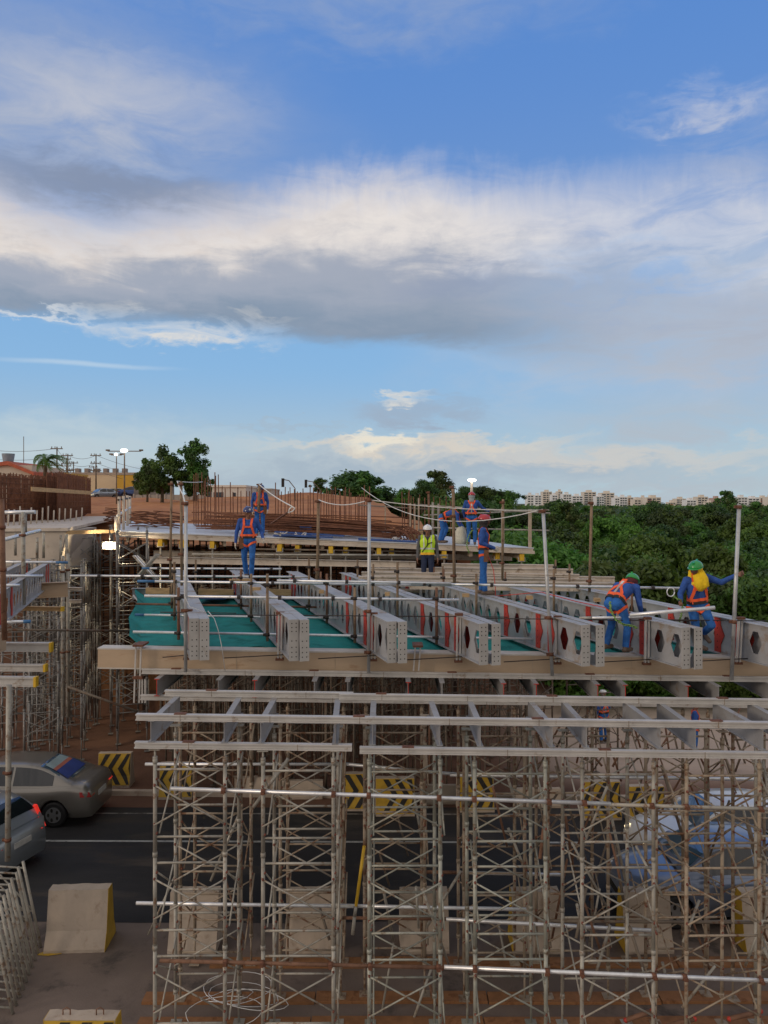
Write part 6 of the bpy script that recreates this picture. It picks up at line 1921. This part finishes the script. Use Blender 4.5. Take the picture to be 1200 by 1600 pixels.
        vm = bpy.data.meshes.new('vest'); 
        for f in bm.faces:
            c = f.calc_center_median(); s = (c - J['pelvis']).dot(up) / (J['neck'] - J['pelvis']).length; l = abs((c - J['pelvis']).dot(rt))
            f.material_index = 1 if (s < .13) else (2 if (.30 < s < .37 or (s > .37 and .085 < l < .115)) else 0)
        bm.to_mesh(vm); bm.free()
        for x in (M['lime'], M['vest_orange'], M['reflect']): vm.materials.append(x)
        vo = bpy.data.objects.new('vest', vm); col.objects.link(vo); vo.parent = root
        band([cast(spine(f) + rt * l, -fw, .03) for f, l in ((.15, -.13), (.35, -.07), (.55, -.005), (.62, .05), (.66, .12))], .022, 'sling', 'hood_k')
        band([cast(spine(f), -fw, .032) for f in (.92, .75, .55)], .022, 'badge_cord', 'hood_k')
    if pouch:
        for s, w_ in ((pouch, .11),):
            p = J['pelvis'] + rt * .16 * s + fw * .05 + Vector((0, 0, -.02))
            MB().prism([p + Vector((-.06, -.06, .07)), p + Vector((.06, -.06, .07)), p + Vector((.055, -.05, -.17)), p + Vector((-.045, -.05, -.19))], (0, .1, 0)).build('tool_pouch', M['pouch'], root)
    return root


def at(u, v, y, z=None):
    p = P(u, v, y)
    return Vector((p.x, y, p.z if z is None else z))
def gtop(i, y, right=False): return Vector((gx_at(i, y) + GFL / 2 + (PAIR[i] if right else 0), y, GZ[i]))

def crinkle(pts, amp=.013, n=44):
    pts = [Vector(p) for p in pts]; out = []
    seg = [0.0]
    for a, b in zip(pts, pts[1:]): seg.append(seg[-1] + (b - a).length)
    for i in range(n + 1):
        d = seg[-1] * i / n; k = max(j for j in range(len(pts) - 1) if seg[j] <= d + 1e-9)
        p = pts[k].lerp(pts[k + 1], (d - seg[k]) / max(1e-6, seg[k + 1] - seg[k]))
        out.append(p + Vector((amp * (1 if i % 2 else -1), 0, amp * .5 * (1 if i % 3 else -1))))
    return out


# worker on the second girder pair, walking towards us
q = gtop(1, 19.0, True); q.x -= .07; q.z += .035
person('worker in blue with navy helmet and orange harness walking on the second girder pair', q, .12,
       dict(sa=(-.19, .02, 1.39), sb=(.19, -.01, 1.39), ea=(-.28, .03, 1.12), wa=(-.30, -.02, .87), eb=(.31, .03, 1.14), wb=(.36, -.16, .97),
            ka=(-.10, .06, .50), aa=(-.06, .20, .10), kb=(.10, -.12, .50), ab=(.075, -.06, .09), head=(0, -.03, 1.585)),
       (.45, -1, -.12), hand='glove', helmet='h_navy', badge=True, pouch=-1, scale=1.02)
q = at(406, 835, 25.9); q.z = zd(q.x)
person('worker in blue and orange harness standing on the rear deck beside the hooked post', q, .25,
       dict(ea=(-.26, .02, 1.13), wa=(-.26, -.06, .87), eb=(.27, .02, 1.13), wb=(.25, -.10, .88), head=(.02, -.05, 1.575)), (.35, -1, -.35), hand='glove', helmet='h_navy', scale=1.0, pouch=1)
# stooping worker at the deck's right
q = at(693, 838, 25.9); q.z = zd(q.x)
person('worker in blue bent double over a pale sack on the rear deck', q, math.pi / 2 - .15,
       dict(pelvis=(0, .06, .86), waist=(0, -.10, .95), chest=(0, -.33, 1.02), neck=(0, -.52, .98), head=(0, -.66, .92), sa=(-.18, -.47, .96), sb=(.18, -.47, .96),
            ea=(-.20, -.50, .70), eb=(.20, -.54, .70), wa=(-.12, -.60, .50), wb=(.10, -.66, .52), ha=(-.09, .06, .84), hb=(.09, .06, .84), ka=(-.11, .02, .47), kb=(.12, -.10, .47), aa=(-.12, .12, .09), ab=(.13, .06, .09)),
       (0, -.6, -.8), helmet='h_navy', hood='hood_k', fist=(True, True))
sk = MB(); sk.path([(0, 0, 0), (0.02, 0, .12), (.0, 0, .32), (.05, 0, .50), (.08, 0, .58)], .2, 14, rr=[.20, .24, .22, .15, .06])
p_ = at(719, 838, 25.7); p_.z = zd(p_.x)
tag(sk.build('sack', mat('pale woven sack', (.56, .55, .45), .85, 0, .15, 9, bump=.5), at=p_), 'pale tied sack at the feet of the stooping worker', 'sack')
q = at(737, 846, 25.4); q.z = zd(q.x)
person('worker in red helmet seen from behind, hand on the guard rail under the lit lamp', q, math.pi - .15,
       dict(eb=(.28, .02, 1.14), wb=(.24, -.10, .92), ea=(-.36, -.12, 1.20), wa=(-.55, -.28, 1.10), head=(0, -.03, 1.585)), (0, -1, -.15), helmet='h_red', hood='hood_g', fist=(True, False), scale=1.0)
# red helmet, standing sideways on the fifth pair
q = Vector((gx_at(4, 16.7) + .235, 16.7, GZ[4]))
person('worker in red helmet and dark hood standing sideways on the fifth girder pair', q, math.pi / 2 - .12,
       dict(ea=(-.25, .06, 1.13), wa=(-.12, -.22, 1.02), eb=(.25, .06, 1.13), wb=(.14, -.20, 1.0), ka=(-.09, .0, .49), aa=(-.085, -.03, .09), kb=(.09, .01, .49), ab=(.085, .05, .09)),
       (.0, -1, -.08), skin='skin_dark', hand='glove', helmet='h_red', hood='hood_k', fist=(True, True), pouch=-1, scale=1.0)
rope([q + Vector((.05, -.05, .95)), q + Vector((.20, -.10, .55)), q + Vector((.24, -.1, .2)), q + Vector((.24, -.16, -.02))], .009, 'red_rope', 'red cord hanging from the hands of the standing red-helmeted worker')
rope([q + Vector((.24, -.16, -.02)), Vector((gx_at(5, 16.2) - .4, 16.2, GZ[5] + .15)), Vector((gx_at(5, 15.6), 15.6, GZ[5] + .03)), Vector((gx_at(5, 14.5) + .1, 14.5, GZ[5] + .02))], .009, 'red_rope', 'red cord running on over the sixth girder pair')
rope(crinkle([at(740, 828, 16.75), at(735, 832, 16.72), at(731, 842, 16.7), at(729, 852, 16.68), at(733, 864, 16.68)], .012, 24), .013, 'lime_rope', 'lime lanyard on the back of the standing red-helmeted worker', 'lanyard')
# vest worker lower down behind the stacked beams
q = at(668, 900, 20.6, 5.66)
tag(MB().box(-1.6, -.25, -.05, 1.6, .25, 0).build('walk_plank', M['wood_gray'], at=q), 'walkway plank carrying the worker in the lime vest', 'plank')
person('worker in white helmet and lime vest behind the stacked beams', q, -.05,
       dict(ea=(-.25, .03, 1.12), wa=(-.27, -.04, .86), eb=(.25, .03, 1.12), wb=(.27, -.04, .86)), (.05, -1, -.1), shirt='gray_shirt', pants='navy', helmet='h_white', harness=False, vest=True, scale=1.0)
# the two nearest workers, green helmets
q = at(965, 1016, 13.55)
person('worker in green helmet and maroon hood bent over the girders, back turned', q, math.pi * .72,
       dict(pelvis=(0, .12, .82), waist=(0, .02, .95), chest=(0, -.17, 1.07), neck=(0, -.34, 1.14), head=(.02, -.48, 1.17), sa=(-.19, -.28, 1.10), sb=(.19, -.28, 1.10),
            ea=(-.25, -.30, .80), wa=(-.20, -.44, .62), eb=(.26, -.34, .82), wb=(.20, -.50, .66), ha=(-.10, .05, .80), hb=(.10, .05, .80), ka=(-.16, -.06, .43), aa=(-.20, .06, .09), kb=(.16, -.06, .43), ab=(.19, .06, .09)),
       (.15, -1, -.55), helmet='h_green', hood='hood_m', fist=(True, True), hand='skin')
wq = q
q = at(1094, 1016, 13.6)
person('worker in green helmet and yellow hood gripping the tall pole at the right', q, 0,
       dict(pelvis=(-.04, .02, .80), waist=(-.05, .01, .94), chest=(-.06, -.02, 1.14), neck=(-.075, -.05, 1.31), head=(-.115, -.10, 1.44),
            sa=(-.255, -.04, 1.24), sb=(.105, -.03, 1.29), ea=(-.36, -.02, 1.00), wa=(-.40, -.16, .88), eb=(.33, -.10, 1.21), wb=(.535, -.24, 1.355),
            ha=(-.13, .02, .78), hb=(.06, .02, .78), ka=(-.10, -.06, .42), aa=(.03, .10, .09), kb=(.13, -.18, .47), ab=(.12, .12, .30)),
       (-.75, -.85, -.30), helmet='h_green', hood='hood_y', fist=(True, True), skin='skin_dark', hand='skin', hand_dirs=((-.5, -.6, -.2), (.75, -.55, .35)), toe={'aa': (.3, -1, 0), 'ab': (.2, -.8, -.5)})
rope(crinkle([at(1052, 931, 13.4), at(1058, 936, 13.35), at(1064, 938, 13.4), at(1067, 950, 13.4), at(1063, 966, 13.45), at(1058, 985, 13.5)]), .015, 'lime_rope', 'lime lanyard hanging from the hand of the yellow-hooded worker', 'lanyard')
rope([at(1048 + 6 * math.cos(k * .52), 925 + 7 * math.sin(k * .52) , 13.3) for k in range(13)], .010, 'galv', 'silver snap hook held by the yellow-hooded worker', 'snap_hook')
rope(crinkle([at(953, 940, 13.2), at(954, 953, 13.15), at(962, 968, 13.1), at(974, 976, 13.1), at(988, 978, 13.1), at(996, 982, 13.1)]), .018, 'lime_rope', 'lime lanyard slung across the legs of the bent worker', 'lanyard')
pipe(P(984, 961, 13.15), P(1117, 949.5, 12.9), .033, 'galv', 'grey tube held by the bent worker in green helmet', clamps=())
pipe(P(905, 966, 13.5), P(1005, 964, 13.4), .026, 'galv', 'galvanised tube crossing in front of the bent worker', tip=(.0, .2, 'tube'))
# two workers far below, beyond the road
for k, (u, y, lab, rz) in enumerate([(943, 25.6, 'worker in blue far below, seen between the tower legs, left one', math.pi + .4), (1086, 24.2, 'worker in blue far below, seen between the tower legs, right one', 1.2)]):
    person(lab, (bx(u, y), y, .01), rz, dict(ea=(-.24, -.02, 1.12), wa=(-.16, -.2, .98)), (0, -1, -.2), helmet='h_navy' if k else 'h_white', fist=(True, False))
